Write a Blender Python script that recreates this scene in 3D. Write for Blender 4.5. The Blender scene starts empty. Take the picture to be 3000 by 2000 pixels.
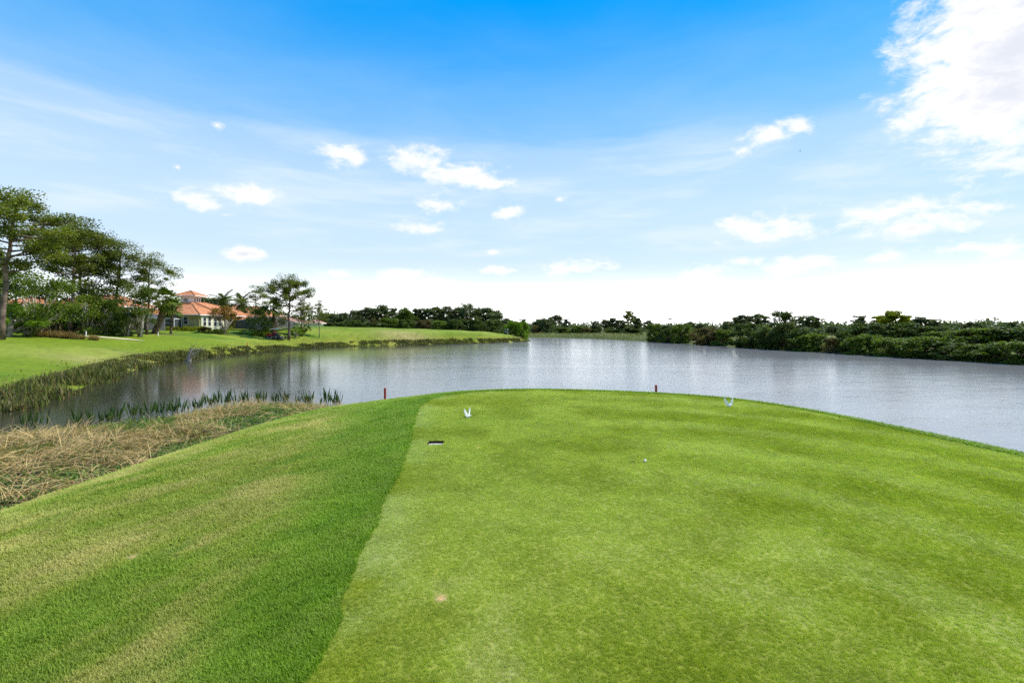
import bpy, bmesh, math, random
import numpy as np
from mathutils import Vector, Matrix
R = math.radians
S = bpy.context.scene
COL = S.collection
rng = np.random.default_rng(7)
random.seed(7)

# ------------------------------------------------------------------ camera
F = 1417.0; CZ = 3.7; HY = 962.0           # focal length in photo pixels, eye height, horizon row
cam = bpy.data.cameras.new('camera'); camo = bpy.data.objects.new('camera', cam); COL.objects.link(camo)
cam.sensor_width = 36; cam.lens = 36*F/3000; cam.shift_y = -(1000-HY)/3000
cam.clip_start = 0.05; cam.clip_end = 9000
camo.location = (0, 0, CZ); camo.rotation_euler = (R(90), 0, 0)
S.camera = camo
def at(px, py, y):                          # photo pixel and distance -> world point
    return ((px-1500)/F*y, y, CZ+(HY-py)/F*y)
def azel(px, py):
    x, z = (px-1500)/F, (HY-py)/F
    return math.atan2(x, 1), math.atan2(z, math.hypot(x, 1))

# ------------------------------------------------------------------ view, world, sun
S.view_settings.view_transform = 'Standard'; S.view_settings.look = 'None'
S.view_settings.gamma = 1; S.view_settings.use_curve_mapping = False
S.view_settings.exposure = 0.75
S.cycles.use_denoising = False
S.cycles.max_bounces = 5; S.cycles.diffuse_bounces = 3; S.cycles.transparent_max_bounces = 8
S.cycles.use_adaptive_sampling = True; S.cycles.adaptive_threshold = .02
SUN_EL, SUN_AZ = R(52), R(72)               # azimuth clockwise from the view direction
sun = bpy.data.lights.new('sun', 'SUN'); suno = bpy.data.objects.new('sun', sun); COL.objects.link(suno)
sun.energy = 3.9; sun.angle = R(0.53); sun.color = (1, .95, .87)
sd = Vector((math.sin(SUN_AZ)*math.cos(SUN_EL), math.cos(SUN_AZ)*math.cos(SUN_EL), math.sin(SUN_EL)))
suno.rotation_euler = sd.to_track_quat('Z', 'Y').to_euler()

class NT:                                   # small node helper
    def __init__(s, nt): s.t = nt; s.n = nt.nodes; s.l = nt.links
    def node(s, typ, **k):
        n = s.n.new(typ)
        for a, v in k.items(): setattr(n, a, v)
        return n
    def put(s, sock, v):
        if isinstance(v, bpy.types.NodeSocket): s.l.new(v, sock)
        else: sock.default_value = v
    def m(s, op, a, b=0.0, c=0.0, clamp=False):
        n = s.node('ShaderNodeMath', operation=op, use_clamp=clamp)
        for i, v in enumerate((a, b, c)): s.put(n.inputs[i], v)
        return n.outputs[0]
    def v(s, op, a, b=(0, 0, 0)):
        n = s.node('ShaderNodeVectorMath', operation=op)
        s.put(n.inputs[0], a); s.put(n.inputs[1], b)
        return n.outputs['Value'] if op in ('LENGTH', 'DOT_PRODUCT', 'DISTANCE') else n.outputs[0]
    def ss(s, x, lo, hi):
        n = s.node('ShaderNodeMapRange', interpolation_type='SMOOTHSTEP')
        s.put(n.inputs[0], x); n.inputs[1].default_value = lo; n.inputs[2].default_value = hi
        return n.outputs[0]
    def mix(s, f, a, b, blend='MIX'):
        n = s.node('ShaderNodeMix', data_type='RGBA', blend_type=blend)
        s.put(n.inputs[0], f)
        for i, q in ((6, a), (7, b)):
            s.put(n.inputs[i], q if isinstance(q, bpy.types.NodeSocket) else (*q[:3], 1))
        return n.outputs[2]
    def noise(s, vec, scale, detail=3, rough=.5, col=False, dist=0):
        n = s.node('ShaderNodeTexNoise')
        if vec is not None: s.put(n.inputs['Vector'], vec)
        n.inputs['Scale'].default_value = scale; n.inputs['Detail'].default_value = detail
        n.inputs['Roughness'].default_value = rough; n.inputs['Distortion'].default_value = dist
        return n.outputs[1 if col else 0]
    def xyz(s, x, y, z):
        n = s.node('ShaderNodeCombineXYZ'); s.put(n.inputs[0], x); s.put(n.inputs[1], y); s.put(n.inputs[2], z)
        return n.outputs[0]

world = bpy.data.worlds.new('World'); S.world = world; world.use_nodes = True
w = NT(world.node_tree); w.n.clear()
BG = 0.1
geo = w.node('ShaderNodeNewGeometry')
D = w.v('SCALE', geo.outputs['Incoming'], (0, 0, 0)); D.node.inputs['Scale'].default_value = -1.0
sep = w.node('ShaderNodeSeparateXYZ'); w.l.new(D, sep.inputs[0])
X_, Y_, Z_ = sep.outputs
AZ = w.m('ARCTAN2', X_, Y_)
EL = w.m('ARCSINE', w.m('MINIMUM', w.m('MAXIMUM', Z_, -1.0), 1.0))
sky = w.node('ShaderNodeTexSky', sky_type='NISHITA', sun_disc=False)
sky.sun_elevation = SUN_EL; sky.sun_rotation = SUN_AZ
sky.air_density = 1.0; sky.dust_density = .6; sky.ozone_density = 2.0
w.put(sky.inputs[0], w.xyz(X_, Y_, w.m('MAXIMUM', Z_, 0.01)))
# clear-sky colour: deeper and more saturated, as in the photograph
gam = w.node('ShaderNodeGamma'); gam.inputs[1].default_value = 1.55
norm = w.v('SCALE', sky.outputs[0]); norm.node.inputs['Scale'].default_value = 0.145
w.l.new(norm, gam.inputs[0])
base = w.v('MULTIPLY', gam.outputs[0], (.55, 9.6, 14.0))
rmp = w.node('ShaderNodeValToRGB'); rmp.color_ramp.interpolation = 'EASE'; w.l.new(w.m('DIVIDE', EL, 1.57), rmp.inputs[0])
re_ = rmp.color_ramp.elements; re_[0].position = 0; re_[0].color = (.24, .62, 1, 1); re_[1].position = 1; re_[1].color = (.0, .17, .72, 1)
for p_, c_ in ((.13, (.13, .54, 1, 1)), (.24, (.04, .46, 1, 1)), (.37, (.0, .38, 1, 1))): q_ = re_.new(p_); q_.color = c_
base = w.mix(.87, base, w.v('MULTIPLY', rmp.outputs[0], (5.95, 5.95, 5.95)))
# thin high veil, denser towards the horizon
P = w.v('MULTIPLY', w.xyz(AZ, EL, 0.0), (1.0, 3.5, 1.0))
n1 = w.noise(P, 2.2, 6, .6, dist=.4)
n2 = w.noise(w.v('MULTIPLY', w.xyz(AZ, EL, 0.4), (1.5, 9.0, 1.0)), 2.6, 5, .6, dist=.3)
elv = w.m('ADD', EL, w.m('MULTIPLY', w.m('SUBTRACT', n1, .5), .16))
veil1 = w.m('MULTIPLY', w.ss(elv, .62, .10), .58)                       # long soft gradient
edge = w.m('MULTIPLY', w.ss(w.m('ADD', EL, w.m('MULTIPLY', w.m('SUBTRACT', n1, .5), .05)), .375, .345), .20)
str_ = w.m('MULTIPLY', w.m('MULTIPLY', w.ss(n2, .42, .72), w.ss(EL, .42, .28)), .45)
low = w.ss(w.m('ADD', EL, w.m('MULTIPLY', w.m('SUBTRACT', n2, .5), .08)), .165, .02)
veil = w.m('SUBTRACT', 1.0, w.m('MULTIPLY', w.m('MULTIPLY', w.m('SUBTRACT', 1.0, veil1), w.m('SUBTRACT', 1.0, edge)),
        w.m('MULTIPLY', w.m('SUBTRACT', 1.0, str_), w.m('SUBTRACT', 1.0, low))))
WHT = (5.5, 5.95, 6.3)
c1 = w.mix(veil, base, w.mix(w.m('POWER', w.ss(w.m('ADD', EL, w.m('MULTIPLY', w.m('SUBTRACT', n1, .5), .05)), .14, -.01), 1.5), WHT, (17.0, 16.8, 16.6)))
# cumulus clouds: world directions (azimuth, elevation) with half sizes
clouds = []
def cl(px, py, wd, ht, k=1.0):
    a, e = azel(px, py); cs = math.cos(a)
    clouds.append((a, e, wd/2/F*cs*cs, ht/2/F*cs, k))
for c in [(3010,130,460,340,2.0),(2890,215,330,180,1.7),(2745,215,230,100,1.2),(2920,60,220,220,1.7),(3180,50,500,480,1.7),
          (2260,392,170,62),(2330,375,90,40),(2170,440,90,40,.6),(1010,455,150,56),(1215,470,220,66),(1330,510,260,66),(1420,535,150,40),
          (1280,598,110,44),(1480,622,90,36),(1230,664,140,44,.8),(730,570,180,56),(575,588,170,60),(635,368,60,30,.5),(520,490,40,20,.6),
          (718,743,150,38),(990,802,110,28),(965,832,90,24,.7),(1200,803,150,36),(1260,820,110,22),(1455,792,100,26),(1450,738,70,20,.6),
          (2190,668,200,60),(2285,655,180,84),(2240,690,300,50,.8),(2570,635,220,80),(2760,628,300,84),(2680,668,420,56,.9),
          (1690,788,200,46),(2060,802,190,56),(2180,765,150,40,.7),(2340,775,180,58),(2580,752,150,40,.8),(2800,725,220,50,.8),(2950,730,200,80,.8),
          (1640,585,50,24,.6),(1400,838,90,20,.7),(700,826,110,22,.7)]:
    cl(*c)
rc = random.Random(5)
for i in range(16):                          # the same kind of clouds go on all round
    a = rc.uniform(math.radians(52), math.radians(308)); e = rc.choice([rc.uniform(.08, .3)]*3+[rc.uniform(.35, 1.0)])
    s = rc.uniform(.05, .13)*(1+e*1.2)
    if a > math.pi: a -= 2*math.pi
    clouds.append((a, e, s, s*.32, 1.0))
Pn = w.v('MULTIPLY', w.xyz(AZ, EL, 0.0), (1.0, 1.9, 1.0))
nz = w.noise(Pn, 17, 9, .66, dist=.3)
nzb = w.noise(Pn, 60, 4, .6)
AE = w.xyz(AZ, EL, 0.0)
acc = None
for a, e, sa, se, k in clouds:
    q = w.v('MULTIPLY', w.v('SUBTRACT', AE, (a, e, 0)), (1/sa, 1/se, 0))
    d = w.m('SUBTRACT', k, w.v('LENGTH', q))
    if acc is None: acc = d
    else:
        n = w.node('ShaderNodeMath', operation='SMOOTH_MAX'); w.l.new(acc, n.inputs[0]); w.l.new(d, n.inputs[1]); n.inputs[2].default_value = .25
        acc = n.outputs[0]
dens = w.m('ADD', w.m('ADD', w.m('ADD', acc, .14), w.m('MULTIPLY', w.m('SUBTRACT', nz, .5), 3.8)), w.m('MULTIPLY', w.m('SUBTRACT', nzb, .5), .6))
cm = w.m('MULTIPLY', w.ss(dens, -.20, 1.15), .97)
shade = w.ss(w.m('ADD', dens, w.m('MULTIPLY', w.m('SUBTRACT', w.noise(Pn, 6, 4, .6), .5), 1.8)), .6, 2.2)
ccol = w.mix(shade, (6.7, 6.6, 6.7), (5.0, 5.15, 5.6))
c2 = w.mix(cm, c1, ccol)
below = w.ss(EL, 0.0, -.03)
c3 = w.mix(below, c2, (1.2, 1.6, .9))
bgn = w.node('ShaderNodeBackground'); w.l.new(c3, bgn.inputs[0]); bgn.inputs[1].default_value = BG
wo = w.node('ShaderNodeOutputWorld'); w.l.new(bgn.outputs[0], wo.inputs[0])
world.cycles.sampling_method = 'MANUAL'; world.cycles.sample_map_resolution = 1024

# ------------------------------------------------------------------ numeric helpers
def fbm(x, y, scale=1.0, octv=4, seed=0, rough=.5):
    x = np.asarray(x, float)*scale; y = np.asarray(y, float)*scale
    out = np.zeros_like(x); amp = 1; tot = 0
    for o in range(octv):
        xi = np.floor(x).astype(np.int64); yi = np.floor(y).astype(np.int64); fx = x-xi; fy = y-yi
        fx = fx*fx*(3-2*fx); fy = fy*fy*(3-2*fy)
        def h(i, j):
            v = (i*374761393 + j*668265263 + (seed+o*17)*974634777) & 0xffffffff
            v = ((v ^ (v >> 13))*1274126177) & 0xffffffff
            return ((v ^ (v >> 16)) & 0xffff)/65535.0
        out += amp*((h(xi, yi)*(1-fx)+h(xi+1, yi)*fx)*(1-fy)+(h(xi, yi+1)*(1-fx)+h(xi+1, yi+1)*fx)*fy)
        tot += amp; amp *= rough; x = x*2.03+11.3; y = y*2.03+5.7
    return out/tot
def smst(x, lo, hi):
    t = np.clip((np.asarray(x, float)-lo)/(hi-lo), 0, 1); return t*t*(3-2*t)
def chaikin(p, n=2):
    p = np.array(p, float)
    for _ in range(n):
        q = np.roll(p, -1, 0); p = np.stack([p*.75+q*.25, p*.25+q*.75], 1).reshape(-1, 2)
    return p
def sdf(poly, x, y):                         # signed distance, negative inside
    x = np.asarray(x, float).ravel(); y = np.asarray(y, float).ravel()
    d = np.full(x.shape, 1e18); ins = np.zeros(x.shape, bool)
    n = len(poly)
    for i in range(n):
        ax, ay = poly[i]; bx, by = poly[(i+1) % n]
        ex, ey = bx-ax, by-ay
        t = np.clip(((x-ax)*ex+(y-ay)*ey)/(ex*ex+ey*ey+1e-12), 0, 1)
        d = np.minimum(d, (x-ax-t*ex)**2+(y-ay-t*ey)**2)
        if ay != by:
            c = ((ay > y) != (by > y)) & (x < ex*(y-ay)/ey+ax); ins ^= c
    d = np.sqrt(d); return np.where(ins, -d, d)

TEE = chaikin([(-.9,12.8),(-1.85,11.9),(-2.0,10.3),(-1.72,8.36),(-1.5,7.13),(-1.30,5.76),(-1.18,4.48),(-1.06,3.26),(-.95,2.3),(-.8,0),(-.5,-4),
               (7.2,-4),(7.0,0),(6.85,4),(6.65,6.2),(6.4,8.0),(5.95,10.15),(5.15,11.6),(3.6,12.5),(1.83,12.95),(.46,13.15)], 2)
WATER = chaikin([(-70,1),(-46,4),(-30,10.5),(-17.7,16.6),(-15.8,17.9),(-14.2,19.4),(-13.8,21.6),(-12.6,22.8),(-9.8,23.2),(-6,21.5),(-2,19.8),(2,19),(5,17.8),(8,15),
                 (10.5,11),(11.8,7),(12.4,0),(14,-12),(22,-34),(42,-52),(66,-40),(58,0),(55,30),(53,50),(51,57.6),(49.3,70),(45.5,90),(42.5,119),(36,150),(25,187),
                 (8,201),(-8,206),(-16,198),(-10,168),(0,153),(5.0,146),(4.6,139),(0,129),(-8.4,119),(-23,109),(-35.5,101),(-38.5,90),(-40.5,72),(-38.8,55),(-33.5,42.6),
                 (-26.9,30.5),(-23.7,24),(-22,20.7),(-34,14.5),(-48,8),(-70,4)], 2)
LC = np.array([(-63.5,60,3.38),(-75,45,3.3),(-54,64,3.4),(-58,80,3.55),(-47,85,3.5),(-58,90,3.8),(-64,90,3.75),(-74,84,3.5),(-67,70,3.4),(-50,98,3.75),(-48,105,4.0),(-44,113,4.25),(-36,122,3.95),(-27.5,128,3.6),
               (-17,134,3.3),(-9,138,3.0),(-2.5,143,2.5),(3,147,1.6),(-8,150,2.2),(-70,200,3.2),(-28,200,2.6),(-75,120,3.8),(-110,100,3.5),(-60,150,3.3),
               (23,215,1.4),(0,225,1.4),(60,215,1.3),(60,150,1.2),(65,90,1.2),(68,50,1.2),(70,0,1.2),(-20,5,.7),(-30,-10,1.2),(-60,-15,1.8),(0,-30,1.8),(-24,24,1.1),(-34,30,1.8),(0,500,2),(300,300,2),(-300,300,3)], float)
BOX = (-1.235, -0.99, 6.93, 7.2)             # the sunken box in the tee (x0, x1, y0, y1)
def ground(x, y, full=False):
    x = np.asarray(x, float); y = np.asarray(y, float); shp = x.shape
    x = x.ravel(); y = y.ravel()
    dw = sdf(WATER, x, y); dt = sdf(TEE, x, y)
    num = np.zeros_like(x); den = np.zeros_like(x)
    for cx, cy, cz in LC:
        wgt = 1/((x-cx)**2+(y-cy)**2+9)**1.7; num += wgt*cz; den += wgt
    L = num/den
    wl = 10-6*smst(y, 80, 120); wl = np.where((x > 20) | (y > 170), 3.0, wl)
    land = L*(1-np.exp(-np.maximum(dw, 0)/wl))
    land = land + np.where(dw > 5, (fbm(x, y, .045, 3, 3)-.5)*.5*smst(dw, 5, 20), 0)
    e = np.interp(y, [6,9,12,15,19,22], [13,12,10.2,7.4,4.9,3.0]); e = 1.0+(e-1.0)*smst(-x, 4.5, 7.5)   # width of the reed bed
    s_ = np.clip(np.maximum(dt, 0)/(np.maximum(dt, 0)+np.maximum(dw-e, 0)+1e-6), 0, 1)
    t = np.where(dw > e, .55*s_, .55+.45*(1-np.clip(dw/e, 0, 1)))
    tz = np.interp(t, [0,.02,.05,.12,.22,.38,.55,.75,1], [2.0,1.985,1.95,1.78,1.42,.86,.36,.16,.0])
    near = (x > -28) & (x < 20) & (y < 25) & (y > -20)
    z = np.where(near & (dw > 0), np.maximum(tz, land*.35), land)
    z = np.where(near & (dw > 0) & (x < -4), z + .14*fbm(x, y, .9, 3, 9)*smst(t, .5, .62)*smst(dw, 0, 1), z)
    z = z + .03*(fbm(x, y, .35, 3, 1)-.5)*smst(dt, .3, 3)*smst(dw, 0, 2)
    z = np.where(dw > 0, z+.03*smst(dw, 0, .3), -np.minimum(-dw*.35, 1.6)-.02)
    z = np.where(np.hypot(x, y) > 300, z*(1-smst(np.hypot(x, y), 300, 700))+1.0*smst(np.hypot(x, y), 300, 700), z)
    if full: return z.reshape(shp), dw.reshape(shp), dt.reshape(shp), t.reshape(shp)
    return z.reshape(shp)
def gz(x, y): return float(ground(np.array([x]), np.array([y]))[0])

def lerp(a, b, f): f = np.asarray(f)[..., None]; return a*(1-f)+b*f
def turf_colour(x, y, dw, dt, t):            # colour of the grass itself: mowing, wear, species
    dt = dt+(.09*(fbm(x, y, 8, 3, 24)-.5)+.16*(fbm(x, y, 1.1, 2, 25)-.5))*smst(8-y, 0, 3)
    A = lambda *c: np.array(c, float)
    n_big = fbm(x, y, .35, 4, 21); n_mid = fbm(x, y, 1.3, 4, 22); n_fine = fbm(x, y, 7, 3, 23)
    # tee: short turf, mowing stripes following the edge, paler worn patches
    tee = lerp(np.broadcast_to(A(.176,.203,.018), x.shape+(3,)), A(.225,.248,.048), smst(n_mid*.5+n_big*.5, .34, .70))
    tee = lerp(tee, A(.125,.178,.012), .25*smst(n_big, .5, .75))
    st = np.sin((np.hypot(x-1.5, (y-2)*.72)+.25*n_big)*2*np.pi/1.15)
    tee = lerp(tee, A(.25,.28,.08), .42*smst(st, .0, .9)*smst(x, .5, 3))
    tee = lerp(tee, A(.10,.165,.008), .18*smst(-st, .0, .9)*smst(x, .5, 3))
    tee = lerp(tee, A(.25,.25,.085), .55*smst(n_mid, .60, .72)*smst(4.2-y, 0, 2))
    tee = lerp(tee, A(.23,.26,.10), .45*smst(-dt, .55, .05)*smst(n_mid, .35, .6)*(x < 0))
    # bank: green at the edges, olive and straw streaks running along the slope
    u = x*.42+y*.91; v = x*.91-y*.42
    streak = fbm(u*.25, v*1.1, 1, 4, 31); streak2 = fbm(u*.8, v*2.6, 1, 4, 32)
    bank = np.broadcast_to(A(.125,.185,.013), x.shape+(3,))
    bank = lerp(bank, A(.095,.168,.006), smst((dt+.5*(n_mid-.5))/(.35+.12*np.clip(y, 0, 14)), 1.0, .15)*.6)
    mid = smst(dt, .25+.07*np.clip(y, 0, 14), .6+.16*np.clip(y, 0, 14))*(1-smst(t, .34, .46)); streak3 = fbm(u*.9, v*4.2, 1, 5, 33, .65)
    bank = lerp(bank, A(.165,.188,.024), mid*(.30+.55*smst(streak, .36, .62)))
    bank = lerp(bank, A(.30,.25,.09), mid*smst(streak2*.5+streak*.1+n_mid*.4, .50, .64)*.5)
    bank = lerp(bank, A(.27,.235,.075), (.25+.75*mid)*smst(streak3, .50, .68)*.42*smst(t, .50, .44))
    bank = lerp(bank, A(.080,.150,.006), smst(streak3, .46, .34)*.5)
    bank = lerp(bank, A(.105,.180,.008), smst(t, .40, .50)*.8)
    bank = lerp(bank, A(.115,.180,.010), smst(t, .48, .53)*.7)
    c = np.where((dt < 0)[..., None], tee, bank)
    col = smst(dt, -.02, .02)*(1-smst(dt, .7, 1.0))*smst(y, 3, 8)*smst(x, -1.5, 1)
    c = lerp(c, A(.115,.175,.006), col*.9)
    # trampled marsh between turf and water
    marsh = lerp(np.broadcast_to(A(.060,.048,.022), x.shape+(3,)), A(.06,.10,.015), smst(n_mid, .4, .6))
    c = lerp(c, marsh, smst(t, .545, .56)*(dw < 30))
    # fairway across the water
    far = np.maximum(smst(y, 24, 26), smst(-x, 28, 30))
    fw = lerp(np.broadcast_to(A(.132,.188,.010), x.shape+(3,)), A(.178,.222,.024), smst(fbm(x*.6, y, .14, 5, 41), .42, .58))
    fw = lerp(fw, A(.082,.150,.007), .85*smst(fbm(x*.25, y, .16, 3, 42), .52, .68))
    fw = lerp(fw, A(.25,.25,.03), .85*smst(dw, 4.5, 1.5)*smst(fbm(x, y, .5, 3, 43), .25, .6))
    for px, pz, rx, ry, k in ((1190,112,6.5,4,.9),(300,45,5,3,.5),(370,44,3.5,2,.6),(450,52,5,3,.4)):
        cx = (px-1500)/F*pz; fw = lerp(fw, A(.32,.27,.10), k*np.exp(-((x-cx)/rx)**2-((y-pz)/ry)**2))
    c = lerp(c, fw, far)
    rough = lerp(np.broadcast_to(A(.13,.14,.04), x.shape+(3,)), A(.09,.12,.02), n_mid)
    c = lerp(c, rough, far*np.maximum(smst(x, 12, 25), smst(y, 150, 160)))
    # bare ground and leaf litter below the trees on the left
    lit = lerp(np.broadcast_to(A(.11,.075,.04), x.shape+(3,)), A(.06,.06,.02), n_mid)
    lf = smst(-x*1.0+y*-.15, 57, 59.5)*smst(y, 50, 60)*(1-smst(y, 80, 84))
    c = lerp(c, lit, lf*smst(x, -46, -50)); c = lerp(c, lit, .6*smst(np.hypot((x+55.5)*.8, y-76), 3.2, 1.0))
    # worn bare spot and small sandy scars in front of the camera
    for cx, cy, r in ((-.44,3.0,.055),(-2.9,3.7,.06),(-.47,6.75,.05)):
        c = lerp(c, A(.42,.30,.17), smst(np.hypot(x-cx, y-cy)+.05*(n_fine-.5), r, r*.3))
    c = c*(0.80+.28*n_fine+.35*np.clip(n_mid-.35, 0, .3))[..., None]*np.where(t > .54, .85, np.where(dt > 0, 1.0, 1.12))[..., None]
    return np.clip(c, 0, 1)

def new_mat(name): 
    m = bpy.data.materials.new(name); m.use_nodes = True
    t = NT(m.node_tree); b = t.n['Principled BSDF']; return m, t, b
def obj_pos(t):
    return t.node('ShaderNodeTexCoord').outputs['Object']
def simple(name, col, rough=.7, spec=.3, var=.12, scale=8, bump=0.0, metal=0.0, col2=None):
    m, t, b = new_mat(name); o = obj_pos(t)
    n = t.noise(o, scale, 4, .6)
    c2 = col2 or tuple(c*(1-2*var) for c in col)
    c1_ = tuple(min(1, c*(1+var)) for c in col)
    t.put(b.inputs['Base Color'], t.mix(t.ss(n, .3, .7), c2, c1_))
    b.inputs['Roughness'].default_value = rough; b.inputs['Specular IOR Level'].default_value = spec; b.inputs['Metallic'].default_value = metal
    if bump:
        bn = t.node('ShaderNodeBump'); bn.inputs['Strength'].default_value = bump; bn.inputs['Distance'].default_value = .02
        t.l.new(t.noise(o, scale*4, 4, .6), bn.inputs['Height']); t.l.new(bn.outputs[0], b.inputs['Normal'])
    return m

# ------------------------------------------------------------------ materials
m_turf, t, b = new_mat('turf')
at_ = t.node('ShaderNodeAttribute', attribute_name='col')
gp = t.node('ShaderNodeNewGeometry').outputs['Position']
nf = t.noise(gp, 60, 4, .7); nm = t.noise(gp, 9, 4, .65); nl = t.noise(gp, .9, 3, .6)
k = t.m('ADD', t.m('ADD', t.m('MULTIPLY', nf, 1.1), t.m('MULTIPLY', nm, .55)), t.m('MULTIPLY', nl, .35))
k = t.m('ADD', k, -.0)
t.put(b.inputs['Base Color'], t.mix(1.0, at_.outputs['Color'], t.xyz(k, k, k), 'MULTIPLY'))
b.inputs['Roughness'].default_value = .85; b.inputs['Specular IOR Level'].default_value = .12
bn = t.node('ShaderNodeBump'); bn.inputs['Strength'].default_value = .55; bn.inputs['Distance'].default_value = .02
t.l.new(t.noise(gp, 95, 3, .7), bn.inputs['Height']); t.l.new(bn.outputs[0], b.inputs['Normal'])

def blade_mat(name, attr=True, col=None, transl=.35, vary=.5):
    m, t, b = new_mat(name)
    g = t.node('ShaderNodeNewGeometry'); r = g.outputs['Random Per Island']
    if attr:
        a = t.node('ShaderNodeAttribute', attribute_name='col', attribute_type='INSTANCER'); c = a.outputs['Color']
        r2 = t.node('ShaderNodeAttribute', attribute_name='rnd', attribute_type='INSTANCER').outputs['Fac']
        kk = t.m('ADD', t.m('ADD', 1-vary*.35, t.m('MULTIPLY', r, vary*1.2)), t.m('MULTIPLY', r2, vary*.3))
    else:
        rp = t.node('ShaderNodeValToRGB'); t.l.new(r, rp.inputs[0]); e = rp.color_ramp.elements
        e[0].color = (*col[0], 1); e[1].color = (*col[-1], 1)
        for i, cc in enumerate(col[1:-1]): q = e.new((i+1)/(len(col)-1)); q.color = (*cc, 1)
        c = rp.outputs[0]; kk = t.m('ADD', .8, t.m('MULTIPLY', t.noise(g.outputs['Position'], .7, 3, .6), .4))
    base_ = t.mix(1.0, c, t.xyz(kk, kk, kk), 'MULTIPLY')
    t.put(b.inputs['Base Color'], base_); b.inputs['Roughness'].default_value = .55; b.inputs['Specular IOR Level'].default_value = .3
    tr = t.node('ShaderNodeBsdfTranslucent'); t.put(tr.inputs[0], t.mix(1.0, base_, (1.1, 1.25, .55), 'MULTIPLY'))
    ms = t.node('ShaderNodeMixShader'); ms.inputs[0].default_value = transl
    t.l.new(b.outputs[0], ms.inputs[1]); t.l.new(tr.outputs[0], ms.inputs[2])
    t.l.new(ms.outputs[0], t.n['Material Output'].inputs[0]); return m
m_blade = blade_mat('grass_blade')
def leaf_mat(name, dark, light, transl=.3):
    m, t, b = new_mat(name)
    g = t.node('ShaderNodeNewGeometry'); r = g.outputs['Random Per Island']
    ob = t.node('ShaderNodeObjectInfo').outputs['Random']
    n = t.noise(g.outputs['Position'], .55, 4, .6)
    f = t.m('ADD', t.m('MULTIPLY', r, .45), t.m('MULTIPLY', t.ss(n, .3, .7), .55))
    c = t.mix(f, dark, light)
    kk = t.m('ADD', .8, t.m('MULTIPLY', ob, .4))
    c = t.mix(1.0, c, t.xyz(kk, kk, kk), 'MULTIPLY')
    t.put(b.inputs['Base Color'], c); b.inputs['Roughness'].default_value = .6; b.inputs['Specular IOR Level'].default_value = .12
    tr = t.node('ShaderNodeBsdfTranslucent'); t.put(tr.inputs[0], t.mix(1.0, c, (1.2, 1.35, .5), 'MULTIPLY'))
    ms = t.node('ShaderNodeMixShader'); ms.inputs[0].default_value = transl
    t.l.new(b.outputs[0], ms.inputs[1]); t.l.new(tr.outputs[0], ms.inputs[2])
    t.l.new(ms.outputs[0], t.n['Material Output'].inputs[0]); return m
LM = dict(
    pine=leaf_mat('pine_needles', (.055,.078,.014), (.205,.225,.030), .35),
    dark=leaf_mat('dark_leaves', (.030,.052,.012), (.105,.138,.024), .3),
    mid=leaf_mat('mid_green_leaves', (.045,.078,.012), (.150,.195,.022), .33),
    far=leaf_mat('grey_green_leaves', (.050,.068,.030), (.130,.155,.055), .28),  # paler and greyer, distance haze put into the leaf colour
    bright=leaf_mat('bright_green_leaves', (.070,.130,.010), (.170,.260,.016), .4),
    yellow=leaf_mat('yellow_green_leaves', (.130,.150,.008), (.300,.320,.010), .4),
    olive=leaf_mat('olive_brown_leaves', (.070,.060,.022), (.170,.130,.040), .3),
    rust=leaf_mat('rusty_leaves', (.09,.07,.012), (.26,.13,.022), .4),
    straw=leaf_mat('dry_grass', (.16,.10,.04), (.36,.25,.11), .3))
m_bark = simple('bark', (.17,.125,.095), .9, .1, .3, 3, .8)
m_palebark = simple('pale_bark', (.36,.32,.27), .85, .1, .3, 3, .6)
m_boots = simple('palm_boots', (.19,.135,.085), .9, .1, .45, 7, 1.0)
m_stucco = simple('stucco', (.40,.33,.17), .9, .15, .08, 2, .3)
m_cream = simple('cream_paint', (.62,.60,.42), .7, .3, .05, 2)
m_white = simple('white_paint', (.78,.77,.74), .5, .4, .04, 3)
m_marker = simple('white_enamel', (.82,.82,.81), .35, .5, .03, 20)
m_glass = simple('dark_glass', (.03,.035,.04), .12, .6, .2, 2)
m_red = simple('red_paint', (.42,.035,.022), .55, .4, .15, 30)
m_mower = simple('red_machine_paint', (.30,.02,.02), .4, .5, .1, 6)
m_black = simple('black_rubber', (.02,.02,.02), .7, .3, .2, 10)
m_steel = simple('grey_steel', (.22,.22,.23), .4, .5, .15, 12, metal=.6)
m_sand = simple('pale_sand', (.62,.54,.38), .95, .05, .12, 1.5, .2)
m_conc = simple('weathered_concrete', (.42,.40,.34), .85, .2, .2, 25, .4)
m_soil = simple('dark_soil', (.035,.025,.015), .95, .05, .3, 30, .6)
m_skin = simple('skin', (.45,.27,.19), .6, .3, .05, 20)
m_cloth_r = simple('red_cloth', (.45,.05,.06), .9, .1, .1, 20)
m_cloth_d = simple('dark_cloth', (.04,.045,.06), .9, .1, .1, 20)
m_deadwood = simple('dead_wood', (.34,.30,.24), .9, .1, .3, 8, .6)
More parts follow.
